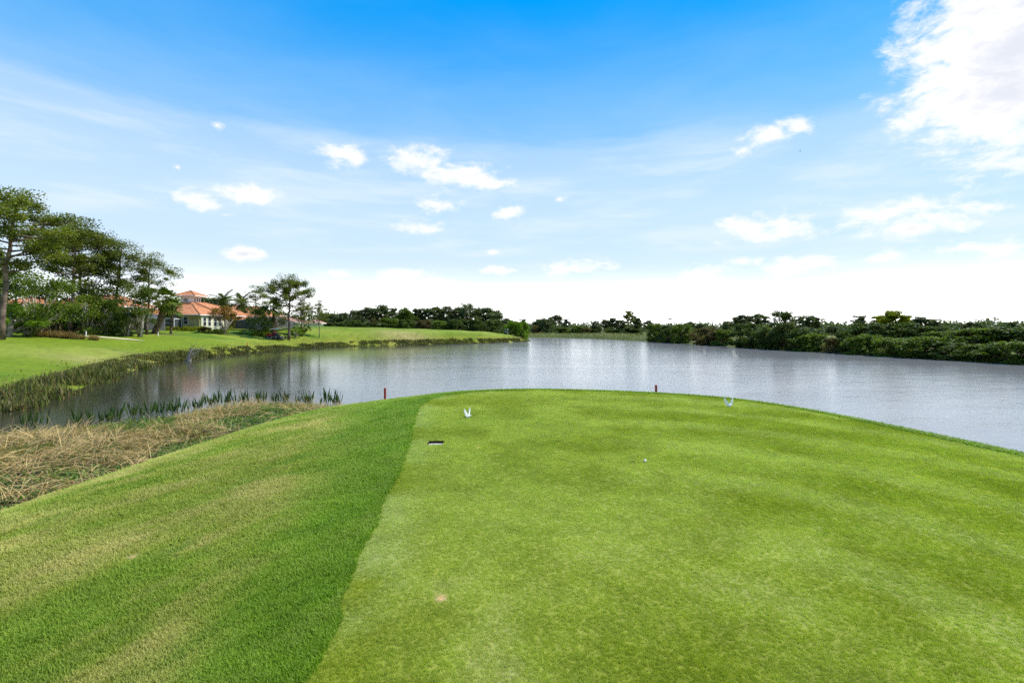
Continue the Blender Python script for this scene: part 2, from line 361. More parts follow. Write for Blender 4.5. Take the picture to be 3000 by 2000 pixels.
# tiled roof: barrel tiles in courses
def roof_mat(name, a_, b_):
    m, t, b = new_mat(name); uv = t.node('ShaderNodeUVMap').outputs[0]
    s = t.node('ShaderNodeSeparateXYZ'); t.l.new(uv, s.inputs[0])
    wx = t.m('SINE', t.m('MULTIPLY', s.outputs[0], 2*math.pi/.33))
    fy = t.m('FRACT', t.m('MULTIPLY', s.outputs[1], 1/.42))
    rnd = t.node('ShaderNodeTexWhiteNoise', noise_dimensions='2D')
    t.l.new(t.v('FLOOR', t.v('MULTIPLY', uv, (1/.33, 1/.42, 0))), rnd.inputs['Vector'])
    c = t.mix(rnd.outputs['Value'], a_, b_)
    joint = t.m('MULTIPLY', t.ss(fy, .12, .0), .45)
    c = t.mix(joint, c, tuple(q*.45 for q in a_))
    c = t.mix(t.m('MULTIPLY', t.ss(t.noise(uv, .8, 3, .6), .45, .75), .35), c, tuple(q*.6 for q in a_))
    t.put(b.inputs['Base Color'], c); b.inputs['Roughness'].default_value = .8; b.inputs['Specular IOR Level'].default_value = .2
    bn = t.node('ShaderNodeBump'); bn.inputs['Distance'].default_value = .06; bn.inputs['Strength'].default_value = .9
    t.l.new(t.m('ADD', wx, t.m('MULTIPLY', fy, -.8)), bn.inputs['Height']); t.l.new(bn.outputs[0], b.inputs['Normal'])
    return m
m_roof = roof_mat('clay_tiles', (.47,.165,.070), (.66,.31,.14))
m_roof2 = roof_mat('pale_clay_tiles', (.42,.22,.16), (.60,.36,.26))
# insect screen mesh: fine dark weave one can see through a little
m_screen, t, b = new_mat('insect_screen')
b.inputs['Base Color'].default_value = (.055,.058,.06,1); b.inputs['Roughness'].default_value = .7
tp = t.node('ShaderNodeBsdfTransparent'); ms = t.node('ShaderNodeMixShader')
nn = t.noise(obj_pos(t), 3, 3, .6); t.l.new(t.m('ADD', .72, t.m('MULTIPLY', nn, .15)), ms.inputs[0])
t.l.new(tp.outputs[0], ms.inputs[1]); t.l.new(b.outputs[0], ms.inputs[2]); t.l.new(ms.outputs[0], t.n['Material Output'].inputs[0])
# water: glossy, open lake colour lightened for sky sheen, wind ripples that die down in the sheltered inlet
m_water, t, b = new_mat('lake_water')
gp = t.node('ShaderNodeNewGeometry').outputs['Position']
sp = t.node('ShaderNodeSeparateXYZ'); t.l.new(gp, sp.inputs[0])
n_c = t.noise(gp, .06, 3, .5)

b.inputs['Roughness'].default_value = .12; b.inputs['IOR'].default_value = 1.36; b.inputs['Specular IOR Level'].default_value = .5
rot = t.node('ShaderNodeVectorRotate', rotation_type='Z_AXIS'); t.l.new(gp, rot.inputs[0]); rot.inputs['Angle'].default_value = R(-12)
wv = t.v('MULTIPLY', rot.outputs[0], (.42, 1.0, 1.0))
h1 = t.noise(wv, 3.0, 4, .62); h2 = t.noise(wv, .8, 3, .6); h3 = t.noise(wv, 9, 3, .65)
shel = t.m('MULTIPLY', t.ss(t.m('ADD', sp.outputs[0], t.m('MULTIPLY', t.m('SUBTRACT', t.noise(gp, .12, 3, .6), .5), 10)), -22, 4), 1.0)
gust = t.ss(t.noise(t.v('MULTIPLY', gp, (.35, 1, 1)), .05, 4, .65, dist=.6), .36, .62)
amp = t.m('MULTIPLY', t.m('ADD', .05, t.m('MULTIPLY', shel, .95)), t.m('ADD', .45, t.m('MULTIPLY', gust, .55)))
t.put(b.inputs['Base Color'], t.mix(shel, (.030,.030,.016), (.205,.205,.200)))   # clear brown inlet; open lake paled, sky reflection put into its colour
hh = t.m('ADD', t.m('ADD', t.m('MULTIPLY', h1, .08), t.m('MULTIPLY', h2, .14)), t.m('MULTIPLY', h3, .03))
bn = t.node('ShaderNodeBump'); bn.inputs['Strength'].default_value = 1.0; bn.inputs['Distance'].default_value = .27
t.l.new(t.m('MULTIPLY', hh, amp), bn.inputs['Height']); t.l.new(bn.outputs[0], b.inputs['Normal'])

# ------------------------------------------------------------------ mesh helpers
class MB:
    def __init__(s): s.v = []; s.f = []; s.uv = None
    def add(s, vs, fs):
        o = len(s.v); s.v += [tuple(map(float, q)) for q in vs]; s.f += [tuple(i+o for i in f) for f in fs]; return s
    def box(s, x0, x1, y0, y1, z0, z1):
        return s.add([(x0,y0,z0),(x1,y0,z0),(x1,y1,z0),(x0,y1,z0),(x0,y0,z1),(x1,y0,z1),(x1,y1,z1),(x0,y1,z1)],
                     [(0,3,2,1),(4,5,6,7),(0,1,5,4),(1,2,6,5),(2,3,7,6),(3,0,4,7)])
    def tube(s, pts, rad, sides=7, caps=True):
        pts = [Vector(p) for p in pts]; n = len(pts); vs = []; ref = Vector((.3, .9, .1))
        for i, p in enumerate(pts):
            d = (pts[min(i+1, n-1)]-pts[max(i-1, 0)])
            d = d.normalized() if d.length > 1e-9 else Vector((0, 0, 1))
            rf = ref if abs(d.dot(ref.normalized())) < .95 else Vector((1, 0, 0))
            u = d.cross(rf).normalized(); q = d.cross(u)
            r = rad[i] if hasattr(rad, '__len__') else rad
            for k in range(sides):
                a = 2*math.pi*k/sides; vs.append(p+u*math.cos(a)*r+q*math.sin(a)*r)
        fs = [(i*sides+k, i*sides+(k+1) % sides, (i+1)*sides+(k+1) % sides, (i+1)*sides+k) for i in range(n-1) for k in range(sides)]
        if caps: fs += [tuple(range(sides))[::-1], tuple(range((n-1)*sides, n*sides))]
        return s.add(vs, fs)
    def cyl(s, p, axis, r, h, sides=14):
        a = Vector(axis).normalized()*h*.5; p = Vector(p); return s.tube([p-a, p+a], r, sides)
    def build(s, name, mat, parent=None, smooth=False, loc=None):
        me = bpy.data.meshes.new(name); me.from_pydata(s.v, [], s.f); me.materials.append(mat)
        if smooth: me.polygons.foreach_set('use_smooth', [True]*len(me.polygons))
        me.update(); o = bpy.data.objects.new(name, me); COL.objects.link(o)
        if parent: o.parent = parent
        if loc: o.location = loc
        return o
def mesh_np(name, V, Fq, mat, parent=None):
    me = bpy.data.meshes.new(name); nv = len(V); k = Fq.shape[1]; nf = len(Fq)
    me.vertices.add(nv); me.vertices.foreach_set('co', np.ascontiguousarray(V, np.float32).ravel())
    me.loops.add(nf*k); me.loops.foreach_set('vertex_index', np.ascontiguousarray(Fq, np.int32).ravel())
    me.polygons.add(nf); me.polygons.foreach_set('loop_start', np.arange(0, nf*k, k, dtype=np.int32))
    me.update(calc_edges=True); me.materials.append(mat)
    if name is None: return me
    o = bpy.data.objects.new(name, me); COL.objects.link(o)
    if parent: o.parent = parent
    return o
def tag(o, label=None, cat=None, group=None, kind=None):
    if label: o['label'] = label
    if cat: o['category'] = cat
    if group: o['group'] = group
    if kind: o['kind'] = kind
    return o
def empty(name, loc, label, cat, group=None, rz=0, scale=None):
    o = bpy.data.objects.new(name, None); COL.objects.link(o); o.location = loc; o.rotation_euler = (0, 0, rz); o.empty_display_size = .3
    if scale: o.scale = scale
    return tag(o, label, cat, group)

# ------------------------------------------------------------------ terrain
r_ = [0.0]; q = .35
while q < 3500: r_.append(q); q *= 1.0155 if q < 260 else 1.05
rr = np.array(r_)
th = np.concatenate([np.arange(-51, 51.01, .2), np.arange(53, 309, 3.2)])
th = np.radians(th); nT = len(th); nR = len(rr)
RR, TT = np.meshgrid(rr, th, indexing='ij')
gx = (RR*np.sin(TT)); gy = RR*np.cos(TT)
gzv, gdw, gdt, gt = ground(gx, gy, True)
gcol = turf_colour(gx, gy, gdw, gdt, gt)
V = np.stack([gx, gy, gzv], -1).reshape(-1, 3)
i0 = (np.arange(nR-1)[:, None]*nT+np.arange(nT)[None]); j1 = (np.arange(nT)+1) % nT
i1 = (np.arange(nR-1)[:, None]*nT+j1[None])
Q = np.stack([i0, i0+nT, i1+nT, i1], -1).reshape(-1, 4)
fc = V[Q].mean(1); fdw = gdw.ravel()[Q].mean(1); fdt = gdt.ravel()[Q].mean(1)
keep = fdw > -4
cls = np.full(len(Q), 2)                                      # 2 fairway and far banks
cls[fdw < -.4] = 3
nearland = (fdw >= -.4) & (fc[:, 0] > -30) & (fc[:, 0] < 20) & (fc[:, 1] < 24.5)
cls[nearland] = 1; cls[(fdt < 0) & nearland] = 0
for cid, nm_, lab in ((0, 'tee_ground', 'closely mown raised golf tee in the foreground'), (1, 'grass_bank', 'rough grass bank sloping from the tee down to the water'),
                      (2, 'fairway', 'bright green fairway rising beyond the water'), (3, 'lake_bed', 'muddy bottom of the lake along its shore')):
    f = Q[keep & (cls == cid)]; used, inv = np.unique(f, return_inverse=True)
    o = mesh_np(nm_, V[used], inv.reshape(f.shape), m_turf)
    ca = o.data.color_attributes.new('col', 'FLOAT_COLOR', 'POINT')
    c4 = np.concatenate([gcol.reshape(-1, 3)[used], np.ones((len(used), 1))], 1).astype(np.float32); ca.data.foreach_set('color', c4.ravel())
    o.data.polygons.foreach_set('use_smooth', [True]*len(o.data.polygons)); tag(o, lab, kind='structure')
    if cid == 0:                                              # real hole for the sunken box
        bm = bmesh.new(); bm.from_mesh(o.data)
        x0, x1, y0, y1 = BOX
        for co, no in (((x0,y0,2),(1,0,0)),((x1,y1,2),(1,0,0)),((x0,y0,2),(0,1,0)),((x1,y1,2),(0,1,0))):
            fs = [f for f in bm.faces if abs(f.calc_center_median().x-(x0+x1)/2) < .4 and abs(f.calc_center_median().y-(y0+y1)/2) < .4]
            g = list({v for f in fs for v in f.verts})+list({e for f in fs for e in f.edges})+fs
            bmesh.ops.bisect_plane(bm, geom=g, plane_co=co, plane_no=no)
        dl = [f for f in bm.faces if x0 < f.calc_center_median().x < x1 and y0 < f.calc_center_median().y < y1]
        bmesh.ops.delete(bm, geom=dl, context='FACES'); bm.to_mesh(o.data); bm.free()
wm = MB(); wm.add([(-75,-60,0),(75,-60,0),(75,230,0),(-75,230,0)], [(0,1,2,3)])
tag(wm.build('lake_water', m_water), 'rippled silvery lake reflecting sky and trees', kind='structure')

# pale sandy strip beyond the crest of the near fairway
def drape(name, mat, pts, wid, lift, label):
    mb = MB(); vs = []; pts = np.array(pts, float)
    tt = np.linspace(0, len(pts)-1, 60); cx = np.interp(tt, range(len(pts)), pts[:, 0]); cy = np.interp(tt, range(len(pts)), pts[:, 1]); ww = np.interp(tt, range(len(pts)), wid)
    dx = np.gradient(cx); dy = np.gradient(cy); L_ = np.hypot(dx, dy); nx, ny = -dy/L_, dx/L_
    for i in range(60):
        for s_ in (-1, -.5, 0, .5, 1):
            x, y = cx[i]+nx[i]*ww[i]*s_, cy[i]+ny[i]*ww[i]*s_; vs.append((x, y, gz(x, y)+lift))
    mb.add(vs, [(i*5+k, i*5+k+1, (i+1)*5+k+1, (i+1)*5+k) for i in range(59) for k in range(4)])
    return tag(mb.build(name, mat), label, kind='structure')
drape('sand_path', m_sand, [(-57,61),(-53.8,62),(-50.9,63),(-48.3,63.6)], [.2,.8,.7,.1], .06, 'pale sand strip along the crest of the fairway')

# ------------------------------------------------------------------ grass blades on the near ground (real geometry, instanced tufts)
def tuft(name, n, h, wd, spread, lean, mat, seed):
    g = np.random.default_rng(seed); vs = []; fs = []
    for i in range(n):
        a = g.uniform(0, 6.28); r0 = spread*math.sqrt(g.uniform()); bx, by = r0*math.cos(a), r0*math.sin(a)
        d = g.uniform(0, 6.28); l = h*g.uniform(.6, 1.25); le = lean*g.uniform(.3, 1.3)*l
        ux, uy = math.cos(d+1.57)*wd/2, math.sin(d+1.57)*wd/2; ex, ey = math.cos(d)*le, math.sin(d)*le
        o = len(vs); vs += [(bx-ux, by-uy, -.004), (bx+ux, by+uy, -.004), (bx+ex*.4+ux*.8, by+ey*.4+uy*.8, l*.6), (bx+ex*.4-ux*.8, by+ey*.4-uy*.8, l*.6), (bx+ex, by+ey, l*.95)]
        fs += [(o, o+1, o+2, o+3), (o+3, o+2, o+4)]
    me = bpy.data.meshes.new(name); me.from_pydata(vs, [], fs); me.materials.append(mat)
    return bpy.data.objects.new(name, me)
def scatter(name, P3, rot, scl, idx, col, protos, label, cat, rnd=None):
    me = bpy.data.meshes.new(name); n = len(P3); me.vertices.add(n); me.vertices.foreach_set('co', np.ascontiguousarray(P3, np.float32).ravel())
    def attr(nm, typ, data, key):
        a = me.attributes.new(nm, typ, 'POINT'); a.data.foreach_set(key, np.ascontiguousarray(data).ravel())
    attr('rot', 'FLOAT_VECTOR', rot.astype(np.float32), 'vector'); attr('scl', 'FLOAT_VECTOR', scl.astype(np.float32), 'vector')
    attr('idx', 'INT', idx.astype(np.int32), 'value'); attr('rnd', 'FLOAT', (rng.random(n) if rnd is None else rnd).astype(np.float32), 'value')
    attr('col', 'FLOAT_COLOR', np.concatenate([col, np.ones((n, 1))], 1).astype(np.float32), 'color')
    me.materials.append(protos[0].data.materials[0])
    o = bpy.data.objects.new(name, me); COL.objects.link(o); tag(o, label, cat, kind='stuff')
    ng = bpy.data.node_groups.new(name, 'GeometryNodeTree')
    ng.interface.new_socket('Geometry', in_out='INPUT', socket_type='NodeSocketGeometry'); ng.interface.new_socket('Geometry', in_out='OUTPUT', socket_type='NodeSocketGeometry')
    N = ng.nodes; L = ng.links; gi = N.new('NodeGroupInput'); go = N.new('NodeGroupOutput')
    ip = N.new('GeometryNodeInstanceOnPoints'); jn = N.new('GeometryNodeJoinGeometry')
    for p in reversed(protos):
        oi = N.new('GeometryNodeObjectInfo'); oi.inputs['Object'].default_value = p; oi.inputs['As Instance'].default_value = True
        L.new(oi.outputs['Geometry'], jn.inputs[0])
    def na(nm, typ):
        a = N.new('GeometryNodeInputNamedAttribute'); a.data_type = typ; a.inputs['Name'].default_value = nm; return a.outputs['Attribute']
    L.new(gi.outputs[0], ip.inputs['Points']); L.new(jn.outputs[0], ip.inputs['Instance']); ip.inputs['Pick Instance'].default_value = True
    L.new(na('idx', 'INT'), ip.inputs['Instance Index']); L.new(na('rot', 'FLOAT_VECTOR'), ip.inputs['Rotation']); L.new(na('scl', 'FLOAT_VECTOR'), ip.inputs['Scale'])
    L.new(ip.outputs[0], go.inputs[0])
    md = o.modifiers.new('scatter', 'NODES'); md.node_group = ng
    return o
def polar_pts(n, rmin, rmax, power, half=50):
    u = rng.random(n); r = (rmin**power+u*(rmax**power-rmin**power))**(1/power); a = np.radians(rng.uniform(-half, half, n))
    return r*np.sin(a), r*np.cos(a)
def make_grass():
    x, y = polar_pts(300000, 1.9, 15, .6)
    z, dw, dt, tt_ = ground(x, y, True)
    inb = (x > BOX[0]-.0) & (x < BOX[1]+.0) & (y > BOX[2]) & (y < BOX[3])
    k = (dw > .5) & (tt_ < .56) & ~inb
    x, y, z, dw, dt, tt_ = [q[k] for q in (x, y, z, dw, dt, tt_)]
    c = turf_colour(x, y, dw, dt, tt_); c = c*1.38; dt = dt+(.09*(fbm(x, y, 8, 3, 24)-.5)+.16*(fbm(x, y, 1.1, 2, 25)-.5))*smst(8-y, 0, 3)
    n = len(x); r = np.hypot(x, y)
    short = dt < 0
    col_ = (dt >= 0) & (dt < 1.2)
    dist = np.clip(r/4.5, .75, 2.2)
    h = np.where(short, .62+.3*fbm(x, y, 6, 2, 77), np.where(x > -1.2, .9, .45+.75*fbm(x, y, 2.6, 4, 78)))
    bare = np.zeros(n, bool)
    for cx, cy, rad in ((-.44,3.0,.05),(-2.9,3.7,.07)): bare |= np.hypot(x-cx, y-cy) < rad
    h = np.where(bare, h*.35, h)
    w_ = np.where(short, .9, 1.25)*dist
    idx = np.where(short, rng.integers(0, 3, n), rng.integers(3, 6, n))
    scl = np.stack([w_, w_, h*np.clip(dist, 1, 1.5)], 1); rot = np.stack([rng.normal(0, .12, n), rng.normal(0, .12, n), rng.uniform(0, 6.28, n)], 1)
    protos = [tuft('short_tuft', 13, .016, .0022, .017, .30, m_blade, s) for s in (1, 2, 3)]+[tuft('long_tuft', 14, .026, .0026, .022, .65, m_blade, s) for s in (4, 5, 6)]
    scatter('grass', np.stack([x, y, z], 1), rot, scl, idx, c, protos, 'short green grass blades covering the tee and its bank', 'grass')
make_grass()

# ------------------------------------------------------------------ reed bed of dead straw and green plants on the near shore
m_straw = blade_mat('dead_straw', False, [(.16,.09,.035),(.44,.30,.11),(.58,.44,.18),(.26,.15,.05),(.40,.30,.10)], .2)
m_marsh = blade_mat('marsh_leaves', False, [(.035,.075,.012),(.10,.19,.02),(.17,.24,.03),(.06,.13,.015)], .35)
m_spear = blade_mat('pickerelweed_leaves', False, [(.022,.050,.012),(.045,.085,.015),(.07,.11,.018)], .3)
m_weed = blade_mat('bank_weeds', False, [(.030,.042,.014),(.07,.085,.02),(.17,.20,.025),(.085,.06,.022),(.24,.18,.06)], .3)
def strips(n, px, py, pz, yaw, pitch, length, width, bend, seed, seg=3):
    """thin curved strips: arrays in, vertices and quads out"""
    g = np.random.default_rng(seed); ux, uy = np.cos(yaw), np.sin(yaw)
    V = np.zeros((n, (seg+1)*2, 3)); tw = g.uniform(-1, 1, n)
    for s in range(seg+1):
        f = s/seg; l = length*f; zz = np.sin(pitch)*l-bend*l*l; hh = np.cos(pitch)*l
        cx = px+ux*hh; cy = py+uy*hh; cz = pz+zz; wdt = width*(1-.75*f**2)*.5
        for q, sg in enumerate((-1, 1)):
            V[:, s*2+q, 0] = cx-uy*sg*wdt; V[:, s*2+q, 1] = cy+ux*sg*wdt; V[:, s*2+q, 2] = cz+tw*sg*wdt*.8
    o = np.arange(n)[:, None]*(seg+1)*2
    Fq = np.concatenate([o+np.array([[s*2, s*2+1, s*2+3, s*2+2]]) for s in range(seg)], 0)
    return V.reshape(-1, 3), Fq
def zone(n, seed, tmin=.545, tmax=.945, xr=(-34, -4), yr=(6, 24)):
    g = np.random.default_rng(seed); x = g.uniform(*xr, n); y = g.uniform(*yr, n)
    z, dw, dt, t_ = ground(x, y, True); k = (dw > .0) & (t_ > tmin) & (t_ < tmax) & (x > -1.35*y)
    return x[k], y[k], z[k], dw[k], t_[k]
def reed_bed():
    x, y, z, dw, t_ = zone(100000, 11)
    dry = fbm(x, y, .55, 3, 51)
    mound = .42*fbm(x, y, 1.0, 3, 52)*smst(dw, .8, 4.5)*smst(t_, .55, .62)
    g = np.random.default_rng(3)
    k = g.random(len(x)) < (.05+.95*smst(dry, .43, .58))
    x1, y1, z1, m1 = x[k], y[k], z[k], mound[k]; n = len(x1)
    yaw = fbm(x1, y1, .5, 2, 53)*14+g.normal(0, .8, n)
    V, Fq = strips(n, x1, y1, z1+m1*g.uniform(.1, 1.2, n)+.01, yaw, g.normal(.30, .38, n), g.uniform(.2, .95, n), g.uniform(.006, .016, n), g.uniform(.1, .8, n), 5)
    tag(mesh_np('dead_reeds', V, Fq, m_straw), 'tangled heap of dry straw coloured reeds along the near shore', 'reeds', kind='stuff')
    x, y, z, dw, t_ = zone(90000, 12)
    dry = fbm(x, y, .55, 3, 51); k = g.random(len(x)) < (.35+.65*smst(dry, .58, .44))
    x, y, z = x[k], y[k], z[k]; n = len(x)
    V, Fq = strips(n, x, y, z+.02+.2*g.random(n)*fbm(x, y, 1, 2, 52), g.uniform(0, 6.28, n), g.uniform(-.1, 1.0, n), g.uniform(.05, .20, n), g.uniform(.02, .05, n), g.uniform(.2, 2, n), 6, 2)
    tag(mesh_np('marsh_plants', V, Fq, m_marsh), 'low leafy green marsh plants growing through the dead reeds', 'marsh plants', kind='stuff')
    # lush edge with small pale clover heads where turf meets the reeds
    g2 = np.random.default_rng(14); x = g2.uniform(-14, -5, 42000); y = g2.uniform(5, 19, 42000)
    z, dw, dt, t_ = ground(x, y, True); k = (t_ > .43+.1*g2.random(len(x))) & (t_ < .552) & (dw > 1) & (fbm(x, y, .8, 3, 61) > .45)
    x, y, z = x[k], y[k], z[k]; n = len(x)
    V, Fq = strips(n, x, y, z+.005, g2.uniform(0, 6.28, n), g2.uniform(.1, .9, n), g2.uniform(.03, .09, n), g2.uniform(.015, .03, n), g2.uniform(.5, 3, n), 6, 2)
    tag(mesh_np('clover_leaves', V, Fq, m_marsh), 'bright clover leaves along the lower edge of the lawn', 'clover', kind='stuff')
    mb = MB()
    for i in g2.choice(n, min(n, 260), replace=False):
        s = g2.uniform(.006, .012); p = Vector((x[i], y[i], z[i]+.06))
        mb.add([p+Vector(q)*s for q in ((1,0,0),(-1,0,0),(0,1,0),(0,-1,0),(0,0,1),(0,0,-1))], [(0,2,4),(2,1,4),(1,3,4),(3,0,4),(2,0,5),(1,2,5),(3,1,5),(0,3,5)])
    tag(mb.build('clover_flowers', m_white), 'tiny white clover flowers dotting the lower edge of the lawn', 'flowers', kind='stuff')
reed_bed()

# band of pickerelweed on the far shore of the inlet and along the fairway
def shore_points(n, i_from, i_to, inw, outw, seed, dens=None):
    g = np.random.default_rng(seed); P_ = np.array([(-70,4),(-48,8),(-34,14.5),(-22,20.7),(-23.7,24),(-26.9,30.5),(-33.5,42.6),(-38.8,55),(-40.5,72),(-38.5,90),(-35.5,101),(-23,109),(-8.4,119),(0,129),(4.6,139)], float)
    seg = np.hypot(*np.diff(P_, axis=0).T); cum = np.r_[0, np.cumsum(seg)]
    s = i_from+(i_to-i_from)*(g.random(n)**(dens or 1)); s = s*cum[-1]
    x = np.interp(s, cum, P_[:, 0]); y = np.interp(s, cum, P_[:, 1])
    x += g.normal(0, 2.6, n); y += g.normal(0, 2.6, n)
    z, dw, dt, t_ = ground(x, y, True); k = (dw > -inw) & (dw < outw)
    return x[k], y[k], z[k], dw[k], s[k]
def far_weeds():
    g = np.random.default_rng(8)
    x, y, z, dw, s = shore_points(120000, .10, 1.0, .8, 3.4, 21, .9)
    keep_ = g.random(len(x)) < smst(fbm(x, y, .45, 3, 66)+.14*smst(y, 60, 20)+.10*smst(y, 65, 90), .38, .60); keep_ &= dw < 3.2-1.6*smst(y, 60, 95); x, y, z, dw = x[keep_], y[keep_], z[keep_], dw[keep_]
    n = len(x); hf = (.25+.8*fbm(x, y, .5, 2, 65))*(1-.55*smst(y, 40, 90)); hf = hf*smst(dw, 3.4, 1.0)*(.4+1.25*smst(fbm(x, y, .9, 2, 68), .33, .68))
    V, Fq = strips(n, x, y, np.maximum(z, -.05), g.uniform(0, 6.28, n), g.normal(1.25, .22, n), g.uniform(.35, .85, n)*hf+.12, g.uniform(.03, .075, n)*(.8+1.2*smst(y, 20, 100)), g.uniform(0, .35, n), 9, 2)
    tag(mesh_np('shore_weeds', V, Fq, m_weed), 'dense dark band of pickerelweed and weeds along the opposite shore', 'water weeds', kind='stuff')
    # lighter trailing grass at the edge of the fairway
    x, y, z, dw, s = shore_points(40000, .12, 1.0, -1.6, 5.5, 22, 1.2)
    k = g.random(len(x)) < smst(fbm(x, y, .6, 3, 67), .4, .6); x, y, z = x[k], y[k], z[k]; n = len(x)
    V, Fq = strips(n, x, y, z, g.uniform(0, 6.28, n), g.uniform(.3, 1.3, n), g.uniform(.1, .28, n), g.uniform(.03, .07, n), g.uniform(0, 1.5, n), 10, 2)
    tag(mesh_np('bank_grass', V, Fq, blade_mat('yellowing_grass', False, [(.14,.17,.02),(.22,.24,.03),(.30,.26,.08)], .3)), 'yellow green tufts of long grass above the shore weeds', 'grass', kind='stuff')
    # olive grass on the far dyke
    gg = np.random.default_rng(9); n = 26000; x = gg.uniform(-14, 60, n); y = gg.uniform(100, 226, n)
    z, dw, dt, t_ = ground(x, y, True); k = (dw > -.4) & (dw < 14) & ((x > 0) | (y > 190)) & (y > 105); x, y, z = x[k], y[k], z[k]; n = len(x)
    V, Fq = strips(n, x, y, z, gg.uniform(0, 6.28, n), gg.uniform(.8, 1.4, n), gg.uniform(.25, .7, n), gg.uniform(.10, .22, n), gg.uniform(0, .6, n), 10, 2)
    tag(mesh_np('dyke_grass', V, Fq, blade_mat('olive_grass', False, [(.10,.11,.03),(.17,.17,.05),(.24,.21,.08)], .3)), 'olive uncut grass on the low dyke at the far end of the lake', 'grass', kind='stuff')
far_weeds()

# single pickerelweed plants with spear leaves at the near waterline
def spear_mesh():
    vs = []; fs = []; prof = [(0,.004),(.45,.005),(.5,.03),(.62,.042),(.8,.03),(.93,.012),(1,.001)]
    for i, (h, wd) in enumerate(prof): vs += [(-wd, .03*h*h, h), (0, .03*h*h-.012, h), (wd, .03*h*h, h)]
    for i in range(len(prof)-1): o = i*3; fs += [(o, o+1, o+4, o+3), (o+1, o+2, o+5, o+4)]
    me = bpy.data.meshes.new('leaf'); me.from_pydata(vs, [], fs); me.materials.append(m_spear); return me
def spike_mesh():
    mb = MB(); mb.tube([(0,0,0),(0,0,.7),(0,.01,.72),(0,.01,.86),(0,.01,.95)], [.005,.005,.016,.013,.003], 6)
    me = bpy.data.meshes.new('flower_spike'); me.from_pydata(mb.v, [], mb.f); me.materials.append(simple('seed_head', (.05,.04,.03), .9, .1)); return me
LEAF = spear_mesh(); SPIKE = spike_mesh()
def water_plant(x, y, s, nleaf, lab, g):
    root = empty('pickerelweed', (x, y, max(gz(x, y), -.12)), lab, 'water plant', 'pickerelweed plants on the near waterline', g.uniform(0, 6.28), (s,)*3)
    for i in range(nleaf):
        o = bpy.data.objects.new('leaf', LEAF); COL.objects.link(o); o.parent = root; a = g.uniform(0, 6.28); r0 = g.uniform(.01, .09)
        o.location = (r0*math.cos(a), r0*math.sin(a), 0); k = g.uniform(.6, 1.05); o.scale = (k*g.uniform(.7, 1.2), k, k); o.rotation_euler = (g.uniform(-.25, .25), g.uniform(-.28, .28), g.uniform(0, 6.28))
    if g.random() < .45:
        o = bpy.data.objects.new('flower_spike', SPIKE); COL.objects.link(o); o.parent = root; o.rotation_euler = (g.uniform(-.12, .12), g.uniform(-.12, .12), 0); o.scale = (1, 1, g.uniform(.9, 1.2))
g = np.random.default_rng(31)
NS = np.array([(-17.2,16.9),(-15.8,17.9),(-14.2,19.4),(-13.8,21.6),(-12.6,22.8),(-11.2,23.1),(-9.8,23.2),(-8.2,22.7)], float)
cumn = np.r_[0, np.cumsum(np.hypot(*np.diff(NS, axis=0).T))]
for i in range(96):
    s = cumn[-1]*(i+g.random())/96
    x = np.interp(s, cumn, NS[:, 0])+g.normal(.1, .28); y = np.interp(s, cumn, NS[:, 1])+g.normal(.05, .28)
    fr = s/cumn[-1]
    if fr < .35 and g.random() < .45: continue
    lab = ('dark spear leaved pickerelweed in the water at the left end of the near shore' if fr < .35 else
           'dark spear leaved pickerelweed in the water behind the big straw heap' if fr < .75 else 'upright pickerelweed at the waterline left of the red stake')
    water_plant(x, y, g.uniform(.62, .98), int(g.integers(4, 9)), lab, g)

# ------------------------------------------------------------------ small things on the tee
def stake(px, ptop, pbase, y, mat, wd, label, cat='stake', ground_z=None, name='stake', group=None):
    x = (px-1500)/F*y; z1 = CZ+(HY-ptop)/F*y; z0 = gz(x, y)-.02; h = wd/2
    if ground_z: z1 = z0+ground_z
    mb = MB(); mb.box(x-h, x+h, y-h, y+h, z0, z1-.012)
    mb.add([(x-h,y-h,z1-.012),(x+h,y-h,z1-.012),(x+h,y+h,z1-.012),(x-h,y+h,z1-.012),(x-h*.7,y-h*.7,z1),(x+h*.7,y-h*.7,z1),(x+h*.7,y+h*.7,z1),(x-h*.7,y+h*.7,z1)],
           [(4,5,6,7),(0,1,5,4),(1,2,6,5),(2,3,7,6),(3,0,4,7)])
    return tag(mb.build(name, mat), label, cat, group)
stake(1128, 1136, 1168, 14.3, m_red, .055, 'red hazard stake left of the tee against the water', group='red hazard stakes')
stake(1922, 1127, 1145, 14.4, m_red, .055, 'red hazard stake behind the far edge of the tee', group='red hazard stakes')
stake(725, 1003, 1020, 77, simple('orange_paint', (.65,.18,.03), .6), .09, 'thin orange stake among the weeds on the opposite shore')
stake(463, 957, 969, 72, m_white, .08, 'short white stake on the lawn beside the leaning palm', ground_z=.62, group='white boundary stakes')
stake(252, 955, 965, 63, m_white, .08, 'short white stake in front of the thicket left of the sand strip', ground_z=.62, group='white boundary stakes')
stake(762, 960, 970, 92, m_white, .09, 'short white stake just left of the red mower', ground_z=.62, group='white boundary stakes')
stake(1468, 995, 1004, 131, m_white, .09, 'white post at the tip of the fairway by the water')

